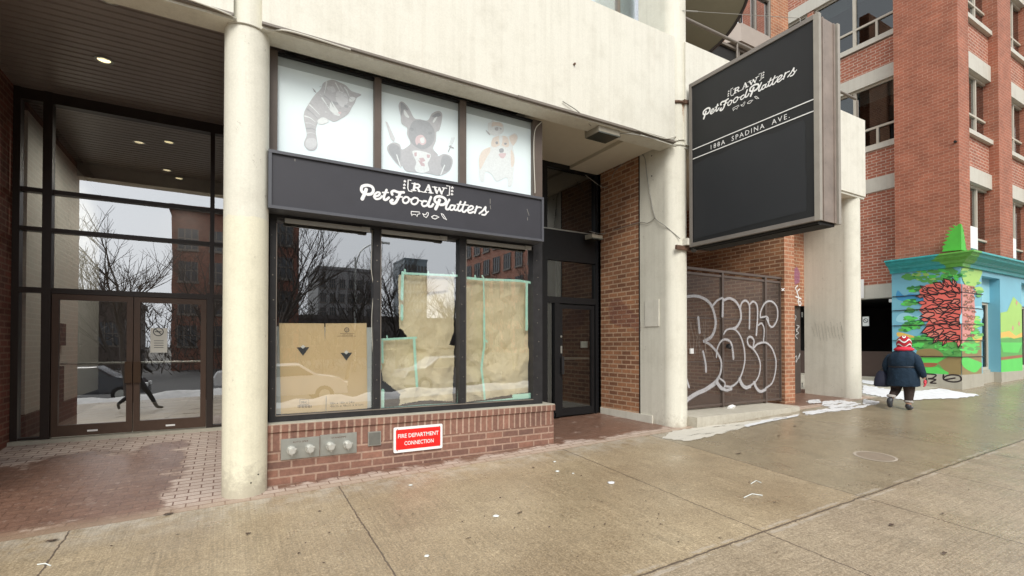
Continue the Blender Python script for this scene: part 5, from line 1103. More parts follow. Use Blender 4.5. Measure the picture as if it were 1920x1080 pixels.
# cornice profile swept round the corner
prof = [(0, zc0-.02), (.06, zc0-.02), (.07, zc0+.06), (.12, zc0+.08), (.16, zc0+.14), (.26, zc0+.19), (.30, zc0+.20), (.33, zct-.05), (.38, zct-.04), (.38, zct), (0, zct+.03)]
mb = MB(); ring = []
for o_, z in prof: ring.append([(MXP-o_, ylf+.02, z), (MXP-o_, MYP-o_, z), (34, MYP-o_, z)])
for i in range(len(ring)-1): mb.add(ring[i]+ring[i+1], [(0, 1, 4, 3), (1, 2, 5, 4)])
mb.add([r[0] for r in ring], [tuple(range(len(ring)))]); mb.box((MXP, MYP, zct-.3), (34, ylf, zct+.02))
def cornmat():
    m, t, bs = newmat('cornice_paint'); p = pos(t); s = N(t, 'SeparateXYZ'); L(t, p, s.inputs[0])
    d = math_(t, 'ADD', math_(t, 'ABSOLUTE', math_(t, 'SUBTRACT', s.outputs[0], 15.9)), math_(t, 'ABSOLUTE', math_(t, 'SUBTRACT', s.outputs[1], 5.1)))
    d = math_(t, 'ADD', d, math_(t, 'MULTIPLY', noi(t, p, 2.5, 4), .7))
    col = mixc(t, ramp(t, d, .95, 1.25), (.13, .42, .07), (.04, .36, .38)); col = mixc(t, 1.0, col, ramp(t, noi(t, p, 9, 5), .3, .7, (.8, .8, .8), (1.15, 1.15, 1.15)), 'MULTIPLY')
    L(t, col, bs.inputs['Base Color']); bs.inputs['Roughness'].default_value = .45; return m
mk('cornice', mb, cornmat(), FB)
# mural painting, on both faces
def ML(cx, cy): return onX(1660+cx/3.377, 420+cy/3.377, MXP)
def MF(cx, cy): return onY(1660+cx/3.377, 420+cy/3.377, MYP)
mu = MB(); rm = random.Random(11); lift = [0.001]
def ma(f, pts, mi, sm=True, n=4):
    P = [f(*q) for q in pts]; o_ = OX if f is ML else OUT; lift[0] += .00004
    area(mu, blob(P, n) if sm else P, o_, lift[0], mi)
# left face: sky bands, fields
ma(ML, [(78, 420), (120, 455), (160, 440), (230, 455), (250, 470), (230, 500), (80, 480)], 11); ma(ML, [(80, 580), (130, 560), (190, 585), (235, 575), (230, 620), (80, 620)], 13)
ma(ML, [(80, 700), (482, 735), (482, 955), (250, 945), (200, 800)], 2, False); ma(ML, [(80, 685), (150, 700), (185, 715), (160, 735), (80, 712)], 10)
ma(ML, [(205, 800), (300, 790), (360, 820), (350, 842), (215, 842)], 8); ma(ML, [(215, 845), (380, 845), (330, 880), (230, 880)], 3, False); ma(ML, [(225, 880), (330, 882), (300, 905), (232, 900)], 9); ma(ML, [(330, 880), (400, 840), (482, 845), (482, 955), (400, 952)], 8, False); ma(ML, [(235, 912), (330, 905), (400, 940), (400, 953), (245, 943)], 3, False)
def foliage(f, cx, cy, w, h, n, mis=(2, 3, 4)):
    for _ in range(n):
        a_ = rm.uniform(0, 2*math.pi); r_ = math.sqrt(rm.random()); x = cx+w*r_*math.cos(a_); y = cy+h*r_*math.sin(a_); s = rm.uniform(10, 24)
        ma(f, [(x+s*rm.uniform(.7, 1.5)*math.cos(q), y+s*.55*rm.uniform(.6, 1.2)*math.sin(q)) for q in [2*math.pi*j/7 for j in range(7)]], rm.choice(mis), True, 2)
foliage(ML, 310, 330, 150, 45, 55, (2, 12, 3, 2)); foliage(ML, 200, 410, 60, 16, 16); foliage(ML, 130, 660, 45, 18, 14, (2, 4, 3)); foliage(ML, 150, 600, 55, 14, 12, (4, 2, 3)); foliage(ML, 420, 320, 60, 35, 26, (2, 3, 4)); foliage(ML, 140, 335, 45, 12, 10, (4, 2)); foliage(ML, 170, 495, 60, 16, 16, (2, 4, 3)); foliage(ML, 175, 550, 40, 12, 10, (2, 4)); foliage(ML, 190, 640, 80, 28, 26, (2, 4, 3)); foliage(ML, 215, 740, 120, 40, 45, (3, 4, 2)); foliage(ML, 385, 785, 65, 42, 34, (3, 4, 2))
# front face
ma(MF, [(482, 720), (606, 700), (606, 952), (482, 955)], 2, False); ma(MF, [(482, 560), (600, 520), (606, 610), (482, 640)], 13)
ma(MF, [(482, 740), (605, 720), (607, 950), (482, 955)], 8, False); ma(MF, [(482, 280), (600, 290), (603, 330), (560, 400), (500, 380)], 12); foliage(MF, 530, 330, 40, 45, 20, (12, 2)); foliage(MF, 540, 780, 50, 55, 26, (2, 3)); ma(MF, [(490, 840), (560, 860), (604, 880), (604, 900), (560, 940), (487, 900)], 3); ma(MF, [(540, 705), (570, 730), (605, 712), (605, 735), (570, 750)], 10); foliage(MF, 580, 690, 22, 25, 8, (2, 12)); foliage(MF, 572, 640, 26, 60, 26, (2, 12, 3)); foliage(MF, 585, 420, 16, 50, 12, (12, 2))
# red cone of petals with black outline, wrapping the corner
body = [(215, 420), (260, 385), (330, 375), (390, 370), (440, 375), (482, 380), (482, 760), (440, 745), (390, 750), (330, 740), (290, 700), (250, 680), (260, 640), (285, 600), (240, 570), (215, 545), (245, 500), (245, 470), (225, 450)]
ma(ML, body, 5, False); ma(MF, [(482, 380), (520, 390), (555, 420), (560, 500), (565, 560), (555, 640), (530, 700), (500, 740), (482, 760)], 6, False)
def petal(f, x, y, an, ln, wd, mi):
    ca, sa = math.cos(an), math.sin(an)
    def T(u, v): return (x+u*ca-v*sa, y+u*sa+v*ca)
    ma(f, [T(-2, -wd*.40), T(ln*.5, -wd*.86), T(ln+4, 0), T(ln*.45, wd*.86), T(-2, wd*.40)], 7 if f is ML else 9, False); ma(f, [T(4, -wd*.16), T(ln*.5, -wd*.56), T(ln-12, 0), T(ln*.45, wd*.56), T(4, wd*.16)], mi, False)
    if rm.random() < .6: P = [f(*T(2, 0)), f(*T(ln*.7, rm.uniform(-3, 3)))]; lift[0] += .00003; stroke(mu, P, .022, OX if f is ML else OUT, lift[0], 7, False)
for row in range(8):
    y = 402+row*43
    for c in range(4):
        x = 312+c*56+(row % 2)*26; an = math.pi+rm.uniform(-.7, .7)+(row-4.0)*-.09
        petal(ML, min(x, 474), y+rm.uniform(-14, 14), an, rm.uniform(70, 100), rm.uniform(22, 33), rm.choice((5, 5, 14)))
for (x, y, an) in ((250, 455, 3.1), (275, 555, 3.35), (310, 690, 2.7), (390, 725, 2.1), (470, 730, 1.7), (270, 420, 3.7), (400, 400, 4.0), (340, 715, 2.3), (450, 395, 4.3), (275, 610, 3.3), (260, 500, 3.2)): petal(ML, x, y, an, 58, 17, rm.choice((5, 14)))
for row in range(11):
    for c in range(3): x = 490+c*22+(row % 2)*9; petal(MF, min(x, 542), 400+row*30+rm.uniform(-8, 8), rm.uniform(-1.1, .9), 27, 12, rm.choice((6, 15)))
# painted piers right of the window
mk('mural', mu, MM, FB); LM = lift[0]
for a, b in [nx_[1]]+[(x, x+1.7) for x in xs_[:2]]:
    mu = MB(); lift[0] = .001
    def mq(x, z): return Vector((a+(b-a)*x, MYP-.002, z))
    def zz(f_): return zb0+(zc0-zb0)*f_
    for mi, q in ((2, [(0, 0), (1, 0), (1, .36), (0, .34)]), (12, [(0, .34), (1, .36), (1, .70), (.6, .78), (.3, .62), (0, .60)]), (10, [(0, .345), (.3, .36), (.6, .34), (1, .36), (1, .41), (.7, .37), (.4, .42), (0, .40)]), (3, [(.0, .0), (1, .0), (1, .14), (0, .12)]), (9, [(0, .12), (1, .14), (1, .17), (0, .15)]), (3, [(.1, .20), (.8, .19), (1, .30), (0, .30)])):
        lift[0] += .0005; area(mu, [mq(x, zz(y)) for x, y in q], OUT, lift[0], mi)
    for k in range(3):
        x, y = (.75, .55, .85)[k], (.72, .45, .50)[k]; c0 = mq(x, zz(y)); lift[0] += .0005; area(mu, [c0+Vector((math.cos(q), 0, math.sin(q)))*(.10 if j % 2 else .045) for j, q in enumerate([2*math.pi*j/10 for j in range(10)])], OUT, lift[0], 6)
    mk('mural', mu, MM, FB)
mb = MB()
for py in (430, 527, 632, 736, 842):
    z = ML(300, py-(py-600)*.03).z; mb.box((MXP-.028-lift[0]*0-.06, MYP-.0, z-.007), (MXP+.01, ylf-.01, z+.007)) if False else None
    z = ML(480, py).z; mb.box((MXP-LM-.004, MYP-LM-.004, z-.008), (nx_[0][1], ylf-.02, z+.008))
mk('rustication_joint', mb, M_mblk, FB)
mb = MB()
for pts in ([(250, 950), (262, 1000), (250, 1005)], [(252, 948), (320, 955), (300, 975), (270, 980), (320, 985), (285, 1005), (320, 1008)], [(368, 955), (372, 985), (430, 1000), (478, 990), (470, 962), (420, 955), (380, 965), (372, 985), (440, 975)]): stroke(mb, [onX(1660+q[0]/3.377, 420+q[1]/3.377, MXP-.02) for q in pts], .035, OX, .003, 0)
mk('black_tag', mb, M_mblk, FB)
# green cut-out tree over the corner
tr_ = MB(); tx = MXP-.10
def TL(cx, cy): return onX(1660+cx/3.377, 420+cy/3.377, tx)
P = [TL(*q) for q in ((465, 0), (465, 165), (358, 175), (372, 150), (355, 148), (385, 128), (362, 120), (398, 100), (372, 95), (408, 78), (378, 66), (415, 58), (385, 42), (425, 42), (400, 22), (440, 28), (425, 5), (448, 15))]
tr_.prism(P, (.05, 0, 0)); ty = onX(1660+465/3.377, 480, tx).y; zz0 = P[1].z; zz1 = P[0].z
zs4 = [zz1-.02, zz1-.18, zz1-.10, zz1-.36, zz1-.26, zz1-.54, zz1-.42, zz1-.70, zz1-.58, zz0]
tr_.prism([(tx, ty-.001, zz0), (tx, ty-.001, zz1)]+[(tx+.05+.028*i+(.11 if i % 2 else 0), ty-.001, z) for i, z in enumerate(zs4)], (0, -.05, 0))
o = mk('tree_cutout', tr_, flat('bright_green_paint', (.08, .46, .05), .6, .25, 5)); setp(o, 'bright green cut-out pine tree standing on the mural cornice at the corner', 'cut-out')
mb = MB(); p = onX(1792, 266, FX); mb.cyl(p, p-Vector((.06, 0, 0)), .03, 8); mk('wall_hook', mb, M_dark, FB)
a = onX(1681, 561, MXP); mb = MB(); mb.box((XW-.2, ylf+.02, a.z-.05), (XW-.05, ylf+.2, a.z+.04)); setp(mk('alley_lamp', mb, M_white), 'small white lamp at the top corner of the garage opening', 'lamp')

# ------------------------------------------------------------------ snow and litter
def ragged(pts, jit, n, seed):
    r = random.Random(seed); out = []
    for i in range(len(pts)):
        a = Vector(pts[i]); b = Vector(pts[(i+1) % len(pts)])
        for k in range(n):
            q = a.lerp(b, k/n); out.append((q.x+r.uniform(-jit, jit), q.y+r.uniform(-jit*.5, jit*.5)))
    return out
def snowmat(name, c, thr):
    m, t, bs = newmat(name); out = t.nodes['Material Output']; p = pos(t)
    L(t, mixc(t, noi(t, p, 6, 6, .7), tuple(x*.78 for x in c), c), bs.inputs['Base Color']); bs.inputs['Roughness'].default_value = .75
    mp = N(t, 'Mapping'); mp.inputs['Scale'].default_value = (.45, 2.2, 1); L(t, p, mp.inputs[0])
    tr = N(t, 'BsdfTransparent'); ms = N(t, 'MixShader'); L(t, ramp(t, noi(t, mp.outputs[0], 4, 7, .62), thr, thr+.10), ms.inputs[0]); L(t, tr.outputs[0], ms.inputs[1]); L(t, bs.outputs[0], ms.inputs[2]); L(t, ms.outputs[0], out.inputs[0]); bump(t, bs, noi(t, p, 30, 6, .7), .6, .01); return m
M_snowp = snowmat('trodden_snow', (.70, .71, .72), .36); M_saltp = snowmat('salt_crust', (.58, .55, .48), .34)
def snow(pts, label, seed, dz=.008, jit=2.2, n=9, mat=None):
    P = []
    for q in ragged([(x, y) for x, y in pts], jit, n, seed):
        p = onG(*q, dz); P.append(Vector((p.x, p.y, G(p.x, p.y)+dz)))
    mb = MB(); mb.poly(P); o = mk('snow', mb, mat or M_snowp, kind='stuff'); return o
snow([(1618, 722), (1655, 728), (1700, 735), (1760, 728), (1838, 741), (1800, 746), (1745, 748), (1700, 750), (1655, 744), (1618, 737)], '', 1, .010, 2.2, 9, M_snow)
snow([(1616, 712), (1640, 715), (1680, 722), (1640, 722), (1616, 717)], '', 2, .010, 1.2, 7, M_snow)
for i, q in enumerate(([(1545, 752), (1580, 750), (1615, 757), (1600, 762), (1560, 766), (1540, 760)], [(1505, 772), (1560, 765), (1600, 762), (1640, 757), (1620, 764), (1560, 772), (1512, 778)], [(1620, 748), (1650, 752), (1645, 758), (1618, 760)], [(1512, 752), (1535, 748), (1540, 754), (1520, 758)])): snow(q, '', 10+i, .006+.001*i, 2.2)
M_salt0 = flat('salt_crust', (.60, .57, .50), .8, .12, 8)
snow([(1238, 822), (1262, 808), (1300, 803), (1400, 790), (1500, 776), (1480, 783), (1420, 796), (1370, 808), (1330, 818), (1290, 827)], '', 20, .005, 2.5, 8, M_saltp)
for i, q in enumerate(([(1395, 797), (1440, 786), (1500, 777), (1495, 780), (1440, 791), (1400, 800)],)): snow(q, '', 30+i, .012, 1.2, 8)
def mc(name, px, py, r, kind):
    p = onG(px, py); c = Vector((p.x, p.y, G(p.x, p.y))); mb = MB(); rg = random.Random(int(px))
    if kind == 'lump':
        rings = []
        for k in range(4):
            a_ = k/3*math.pi/2; rings.append([c+Vector((r*math.cos(a_)*math.cos(2*math.pi*j/9)*rg.uniform(.7, 1.3), r*math.cos(a_)*math.sin(2*math.pi*j/9)*rg.uniform(.7, 1.2), r*.35*math.sin(a_)+.003)) for j in range(9)])
        mb.loft(rings)
    else:
        mb.add([c+Vector((r*math.cos(q)*rg.uniform(.5, 1.2), r*.5*math.sin(q)*rg.uniform(.5, 1.2), .006+rg.uniform(0, .012))) for q in [2*math.pi*j/7 for j in range(7)]], [tuple(range(7))])
    return mb
for px, py, r in ((1146, 906, .042), (930, 968, .028), (1045, 884, .025), (1075, 888, .015), (800, 1043, .022), (770, 910, .020), (1040, 866, .02)):
    if (px, py) == (1146, 906): lab, g_ = 'largest white snow lump on the sidewalk below the recess', None
    setp(mk('snow_clump', mc('', px, py, r, 'lump'), M_snow if px == 1146 else M_tapewhite), lab if px == 1146 else 'small lump of dirty snow on the open sidewalk', 'snow', None if px == 1146 else 'snow lumps on the sidewalk')
M_leaf = flat('wet_leaf', (.07, .045, .03), .5, .3)
for i, (px, py, r) in enumerate(((317, 965, .05), (100, 1015, .05), (333, 1004, .02), (465, 1002, .03), (210, 1025, .02), (975, 963, .03), (1490, 800, .05), (1460, 818, .05), (1385, 851, .05), (1453, 943, .03), (1770, 1040, .035), (1672, 986, .04), (1768, 965, .03), (750, 968, .015), (1000, 878, .03), (1520, 820, .02), (880, 1010, .02), (1030, 990, .012), *[(rnd.uniform(520, 1860), rnd.uniform(880, 1060), rnd.uniform(.006, .016)) for _ in range(46)], (600, 960, .02), (560, 1040, .02), (1240, 985, .02), (1350, 1010, .02))):
    setp(mk('leaf', mc('', px, py, r, 'leaf'), M_leaf), 'curled dark leaf on the brick paving left of the round column' if i == 0 else 'small dark wet leaf scattered on the sidewalk', 'leaf', None if i == 0 else 'leaves on the sidewalk')
for i, q in enumerate((((1395, 934), (1410, 927), (1430, 930)), ((1408, 908), (1418, 902), (1427, 906)), ((70, 1060), (85, 1058), (95, 1062)))):
    mb = MB(); mb.tube([Vector((p.x, p.y, G(p.x, p.y)+.006)) for p in (onG(*a_) for a_ in q)], .005, 5); setp(mk('paper_scrap', mb, M_tapewhite), ('larger white paper shred lying on the right part of the sidewalk', 'smaller white paper shred above the larger one on the sidewalk', 'white paper shred at the lower left of the sidewalk')[i], 'litter')
mb = MB(); rg = random.Random(5)
for k in range(1500):
    x, y = rg.uniform(-4, 14), rg.uniform(.8, 6.0); z = G(x, y)
    if x < 6.6 and y > 6: continue
    r = rg.uniform(.002, .006)*(1+(k % 17 == 0)); a_ = rg.uniform(0, 6)
    mb.add([(x+r*math.cos(a_+q), y+r*.7*math.sin(a_+q), z+.003+rg.uniform(0, .002)) for q in (0, 1.6, 3.1, 4.7)], [(0, 1, 2, 3)], rg.choice((0, 0, 1)))
mk('grit', mb, [flat('pale_grit', (.60, .55, .45), .8, .1), M_leaf], kind='stuff')
# manhole cover
p = onG(1641, 856); c = Vector((p.x, p.y, G(p.x, p.y))); mh = thing('manhole_cover', tuple(c), 'worn round iron cover set flush in the sidewalk on the right', 'manhole cover')
def gdisc(mb, c, r0, r1, dz, n=40):
    a = [Vector((c.x+r0*math.cos(2*math.pi*k/n), c.y+r0*math.sin(2*math.pi*k/n), 0)) for k in range(n)]; b = [Vector((c.x+r1*math.cos(2*math.pi*k/n), c.y+r1*math.sin(2*math.pi*k/n), 0)) for k in range(n)]
    for q in a+b: q.z = G(q.x, q.y)+dz
    mb.add(a+b, [(k, (k+1) % n, n+(k+1) % n, n+k) for k in range(n)])
mb = MB(); gdisc(mb, c, .001, .215, .003); mk('lid', mb, flat('worn_iron_lid', (.24, .19, .14), .5, .25, 8, .1, .3), mh)
mb = MB(); gdisc(mb, c, .215, .245, .004); mk('rim', mb, flat('salty_rim', (.36, .31, .25), .7, .3, 12), mh)

# ------------------------------------------------------------------ people
def skinned(name, nodes, edges, mat, parent, sub=2, off=(0, 0, 0)):
    keys = list(nodes); me = bpy.data.meshes.new(name)
    me.from_pydata([Vector(nodes[k][0]) for k in keys], [(keys.index(a), keys.index(b)) for a, b in edges], [])
    ob = bpy.data.objects.new(name, me); COL.objects.link(ob); ob.modifiers.new('s', 'SKIN'); ob.modifiers['s'].use_smooth_shade = True
    for i, k in enumerate(keys):
        r = nodes[k][1]; me.skin_vertices[0].data[i].radius = r if isinstance(r, tuple) else (r, r)
    me.skin_vertices[0].data[0].use_root = True
    sb = ob.modifiers.new('b', 'SUBSURF'); sb.levels = sub; sb.render_levels = sub
    m2 = bpy.data.meshes.new_from_object(ob.evaluated_get(bpy.context.evaluated_depsgraph_get())); bpy.data.objects.remove(ob)
    m2.materials.clear(); m2.materials.append(mat)
    for p in m2.polygons: p.use_smooth = True
    o = bpy.data.objects.new(name, m2); COL.objects.link(o); o.parent = parent; o['_w'] = (0, 0, 0); return o
def ell(c, rx, ry, rz, n=18, m=10):
    c = Vector(c); mb = MB(); rings = [[c+Vector((rx*math.sin(a)*math.cos(2*math.pi*k/n), ry*math.sin(a)*math.sin(2*math.pi*k/n), rz*-math.cos(a))) for k in range(n)] for a in [math.pi*(j+.02)/(m+.04) for j in range(m+1)]]
    mb.loft(rings); return mb
def put(name, mb, mat, parent):  # mesh in the parent's own space
    w = MB(); o_ = Vector(parent.location); w.v = [v+o_ for v in mb.v]; w.f = mb.f; w.m = mb.m; w.sm = mb.sm; return mk(name, w, mat, parent)
def hand(c, dr, side, s=1.0):
    """fingers curled, dr = direction of the forearm"""
    n = {'w': (c, .024*s)}; d = Vector(dr).normalized(); c = Vector(c); lat = Vector((1, 0, 0)); e = [('w', 'p')]
    n['p'] = (c+d*.05*s, (.034*s, .022*s))
    for i, (o_, ln) in enumerate(((-.026, .050), (-.009, .058), (.009, .055), (.025, .044))):
        a = c+d*.085*s+lat*o_*s; b = a+d*ln*.5*s; q = b+d*ln*.3*s+Vector((0, side*-.02*s, 0)); n['a%d' % i] = (a, .010*s); n['b%d' % i] = (b, .009*s); n['c%d' % i] = (q, .008*s); e += [('p', 'a%d' % i), ('a%d' % i, 'b%d' % i), ('b%d' % i, 'c%d' % i)]
    n['t'] = (c+d*.05*s+lat*.045*s, .010*s); n['u'] = (c+d*.085*s+lat*.055*s, .009*s); e += [('p', 't'), ('t', 'u')]
    return n, e
foot = onG(1694, 768); H = 1.0
PR = thing('person', (foot.x, foot.y, G(foot.x, foot.y)), 'stout person walking away in dark blue belted coat, red scarf and patterned knit hat', 'person')
dist = foot.length
hh = (onX(1694, 628, foot.x).z-G(foot.x, foot.y)); K_ = hh/1.44
def V3(x, y, z): return Vector((x*K_, y*K_, z*K_))
def nn(d): return {k: (V3(*v[0]), tuple(q*K_ for q in v[1]) if isinstance(v[1], tuple) else v[1]*K_) for k, v in d.items()}
# body: forward +x, left +y
lf, rf = (-.24, .13, .20), (.06, -.07, .08)
bodyn = nn({'pel': ((0, 0, .68), .15), 'sp': ((.0, 0, .88), .16), 'ch': ((.01, 0, .99), (.10, .13)), 'nk': ((.03, 0, 1.15), .055), 'hd': ((.05, 0, 1.22), .075), 'tp': ((.05, 0, 1.32), .07), 'lh': ((0, .11, .60), .10), 'lk': ((.03, .13, .36), .068), 'la': ((-.17, .13, .23), .04), 'lt': ((-.20, .13, .10), .025), 'rh': ((0, -.10, .60), .10), 'rk': ((.04, -.08, .34), .068), 'ra': ((.03, -.07, .09), .045), 'rt': ((.14, -.07, .035), .03),
    'ls': ((0, .17, 1.02), .05), 'le': ((-.03, .29, .85), .045), 'lw': ((.07, .27, .655), .030), 'rs': ((0, -.17, 1.02), .05), 're': ((-.05, -.285, .84), .045), 'rw': ((.02, -.33, .60), .030)})
skinned('body', bodyn, [('pel', 'sp'), ('sp', 'ch'), ('ch', 'nk'), ('nk', 'hd'), ('hd', 'tp'), ('pel', 'lh'), ('lh', 'lk'), ('lk', 'la'), ('la', 'lt'), ('pel', 'rh'), ('rh', 'rk'), ('rk', 'ra'), ('ra', 'rt'), ('ch', 'ls'), ('ls', 'le'), ('le', 'lw'), ('ch', 'rs'), ('rs', 're'), ('re', 'rw')], M_skin, PR)
M_coat = flat('navy_coat', (.012, .028, .050), .8, .4, 9, 0, 0, .25)
def coatring(z, rx, ry, x=0, n=26, w=0):
    return [V3(x+rx*math.cos(2*math.pi*k/n)*(1+w*math.sin(k*3.0)), ry*math.sin(2*math.pi*k/n)*(1+w*math.cos(k*2.3)), z) for k in range(n)]
cr_ = []
for z, rx, ry, x in ((.46, .205, .262, 0), (.50, .212, .270, 0), (.56, .21, .27, 0), (.62, .205, .262, 0), (.69, .20, .255, 0), (.75, .196, .25, 0), (.79, .19, .242, 0), (.815, .184, .233, 0), (.83, .180, .228, 0), (.85, .188, .24, 0), (.89, .196, .25, 0), (.93, .198, .255, 0), (.98, .192, .25, 0), (1.02, .18, .24, 0), (1.06, .16, .222, .005), (1.10, .135, .19, .012), (1.14, .10, .13, .02), (1.17, .07, .085, .03)):
    cr_.append([V3(x+rx*math.cos(2*math.pi*k/48)*f, ry*math.sin(2*math.pi*k/48)*f, z+.006*math.sin(k*1.1)) for k in range(48) for f in [1+.07*noise.noise(Vector((math.cos(2*math.pi*k/48)*2.2, math.sin(2*math.pi*k/48)*2.2, z*9)))+.035*noise.noise(Vector((math.cos(2*math.pi*k/48)*6, math.sin(2*math.pi*k/48)*6, z*5)))]])
mb = MB(); mb.loft(cr_)
put('coat', mb, M_coat, PR)
mb = MB(); mb.loft([coatring(.812, .188, .238, 0), coatring(.815, .194, .245, 0), coatring(.838, .194, .245, 0), coatring(.842, .188, .238, 0)], cap=False); put('belt', mb, flat('dark_belt', (.012, .014, .02), .5, .1), PR)
for s, el, wr in ((1, (-.03, .29, .85), (.07, .27, .665)), (-1, (-.05, -.285, .84), (.02, -.33, .62))):
    skinned('sleeve', nn({'a': ((0, s*.15, 1.05), .09), 'b': ((-.01, s*.225, .98), .085), 'c': (el, .076), 'd': (wr, .056)}), [('a', 'b'), ('b', 'c'), ('c', 'd')], M_coat, PR)
# legs
bump(M_coat.node_tree, M_coat.node_tree.nodes['Principled BSDF'], noi(M_coat.node_tree, pos(M_coat.node_tree), 14, 5, .6), .9, .02)
M_tr = flat('dark_patterned_trousers', (.035, .022, .018), .8, .8, 22)
for s, kn, an in ((1, (.05, .13, .38), (-.15, .13, .25)), (-1, (.04, -.08, .35), (.03, -.07, .12))):
    skinned('trouser_leg', nn({'a': ((0, s*.08, .60), .13), 'b': (((kn[0])*.6, (kn[1]+s*.005), .46), .108), 'c': (kn, .092), 'd': (an, .066)}), [('a', 'b'), ('b', 'c'), ('c', 'd')], M_tr, PR)
M_boot = flat('dark_boot', (.035, .038, .045), .45, .2, 12); M_cuff = flat('fur_cuff', (.38, .36, .34), .9, .2, 40, 0, .6)
for an, hl, to in (((-.17, .13, .225), (-.245, .13, .17), (-.21, .13, .035)), ((.03, -.07, .13), (.01, -.07, .04), (.17, -.07, .035))):
    skinned('boot', nn({'a': (an, .062), 'b': (hl, .052), 'c': ((hl[0]*.5+to[0]*.5, hl[1], hl[2]*.5+to[2]*.5), (.05, .045)), 'd': (to, (.042, .032))}), [('a', 'b'), ('b', 'c'), ('c', 'd')], M_boot, PR)
    mb = MB(); a_ = V3(*an)+Vector((0, 0, .01)); b_ = a_+V3(.01, 0, .045); mb.tube([a_, a_.lerp(b_, .5), b_], [.068*K_, .076*K_, .068*K_], 12); put('boot_cuff', mb, M_cuff, PR)
# hat, scarf, hair, gloves, face
def hatmat():
    m, t, bs = newmat('knit_hat'); tc = N(t, 'TexCoord').outputs['Object']; s = N(t, 'SeparateXYZ'); L(t, tc, s.inputs[0]); z = s.outputs[2]
    an = math_(t, 'ARCTAN2', s.outputs[1], math_(t, 'SUBTRACT', s.outputs[0], .05*K_))
    w = math_(t, 'ADD', math_(t, 'MULTIPLY', z, 11/K_), math_(t, 'MULTIPLY', math_(t, 'SINE', math_(t, 'MULTIPLY', an, 4)), .30)); fr_ = math_(t, 'FRACT', w)
    r = N(t, 'ValToRGB'); e = r.color_ramp; e.interpolation = 'CONSTANT'; e.elements[0].color = (.40, .015, .025, 1); e.elements[1].position = .36; e.elements[1].color = (.015, .01, .015, 1); q = e.elements.new(.44); q.color = (.72, .70, .68, 1); q = e.elements.new(.72); q.color = (.015, .01, .015, 1); q = e.elements.new(.80); q.color = (.48, .02, .04, 1)
    L(t, fr_, r.inputs[0]); L(t, r.outputs[0], bs.inputs['Base Color']); bs.inputs['Roughness'].default_value = .95; return m
M_hat = hatmat()
hr = [coatring(1.205, .100, .105, .045, 20), coatring(1.225, .118, .122, .045, 20), coatring(1.27, .118, .122, .045, 20), coatring(1.33, .112, .114, .045, 20), coatring(1.38, .09, .092, .045, 20), coatring(1.415, .055, .055, .045, 20), coatring(1.43, .015, .015, .045, 20)]
mb = MB(); mb.loft(hr); put('hat', mb, M_hat, PR)

mb = MB(); rg = []
for k in range(5): rg.append(coatring((1.13, 1.15, 1.175, 1.195, 1.215)[k], (.12, .145, .14, .118, .10)[k], (.13, .165, .155, .125, .105)[k], .035, 20, w=.03))
mb.loft(rg); put('scarf', mb, flat('red_scarf', (.62, .03, .06), .9, .15, 20, 0, .4), PR)
mb = ell(V3(.05+.088, 0, 1.235), .018*K_, .014*K_, .022*K_, 8, 6)
for s in (-1, 1): e_ = ell(V3(.05+.083, s*.032, 1.262), .008*K_, .010*K_, .007*K_, 8, 6); mb.add(e_.v, e_.f, 1, True)
e_ = ell(V3(.05+.080, 0, 1.205), .008*K_, .022*K_, .006*K_, 8, 6); mb.add(e_.v, e_.f, 2, True)
put('face', mb, [M_skin, M_print, M_mpink], PR)
M_glove = flat('red_patterned_glove', (.55, .06, .08), .9, .7, 30)
n_, e_ = hand(V3(.02, -.335, .60), (0, -.03, -1), -1, 1.05*K_); skinned('glove', n_, e_, M_glove, PR, 1)
n_, e_ = hand(V3(.075, .27, .65), (.2, 0, -1), 1, 1.0*K_); skinned('glove', n_, e_, M_glove, PR, 1)
# bag in left hand / over arm
bp = Vector((foot.x, foot.y, G(foot.x, foot.y))); bg_ = thing('shopping_bag', tuple(bp+V3(.05, .36, .42)), 'dark navy cloth bag hanging at the left side of the walking person', 'bag')
mb = MB(); rgs = []
for z, a_, b_ in ((0, .15, .11), (.03, .17, .13), (.15, .16, .12), (.27, .12, .085), (.31, .10, .05)): rgs.append([V3(a_*math.copysign(abs(math.cos(2*math.pi*k/20))**.6, math.cos(2*math.pi*k/20)), b_*math.copysign(abs(math.sin(2*math.pi*k/20))**.6, math.sin(2*math.pi*k/20)), z) for k in range(20)])
mb.loft(rgs); put('bag_body', mb, flat('navy_bag', (.018, .022, .045), .7, .3, 10), bg_)
mb = MB()
for s in (-1, 1): mb.tube(smoothline([V3(-.08, s*.03, .30), V3(-.04, s*.01-.05, .40), V3(.03, -.07, .45), V3(.08, s*.01-.05, .38), V3(.09, s*.03, .30)]), .010*K_, 6)
put('strap', mb, M_print, bg_)

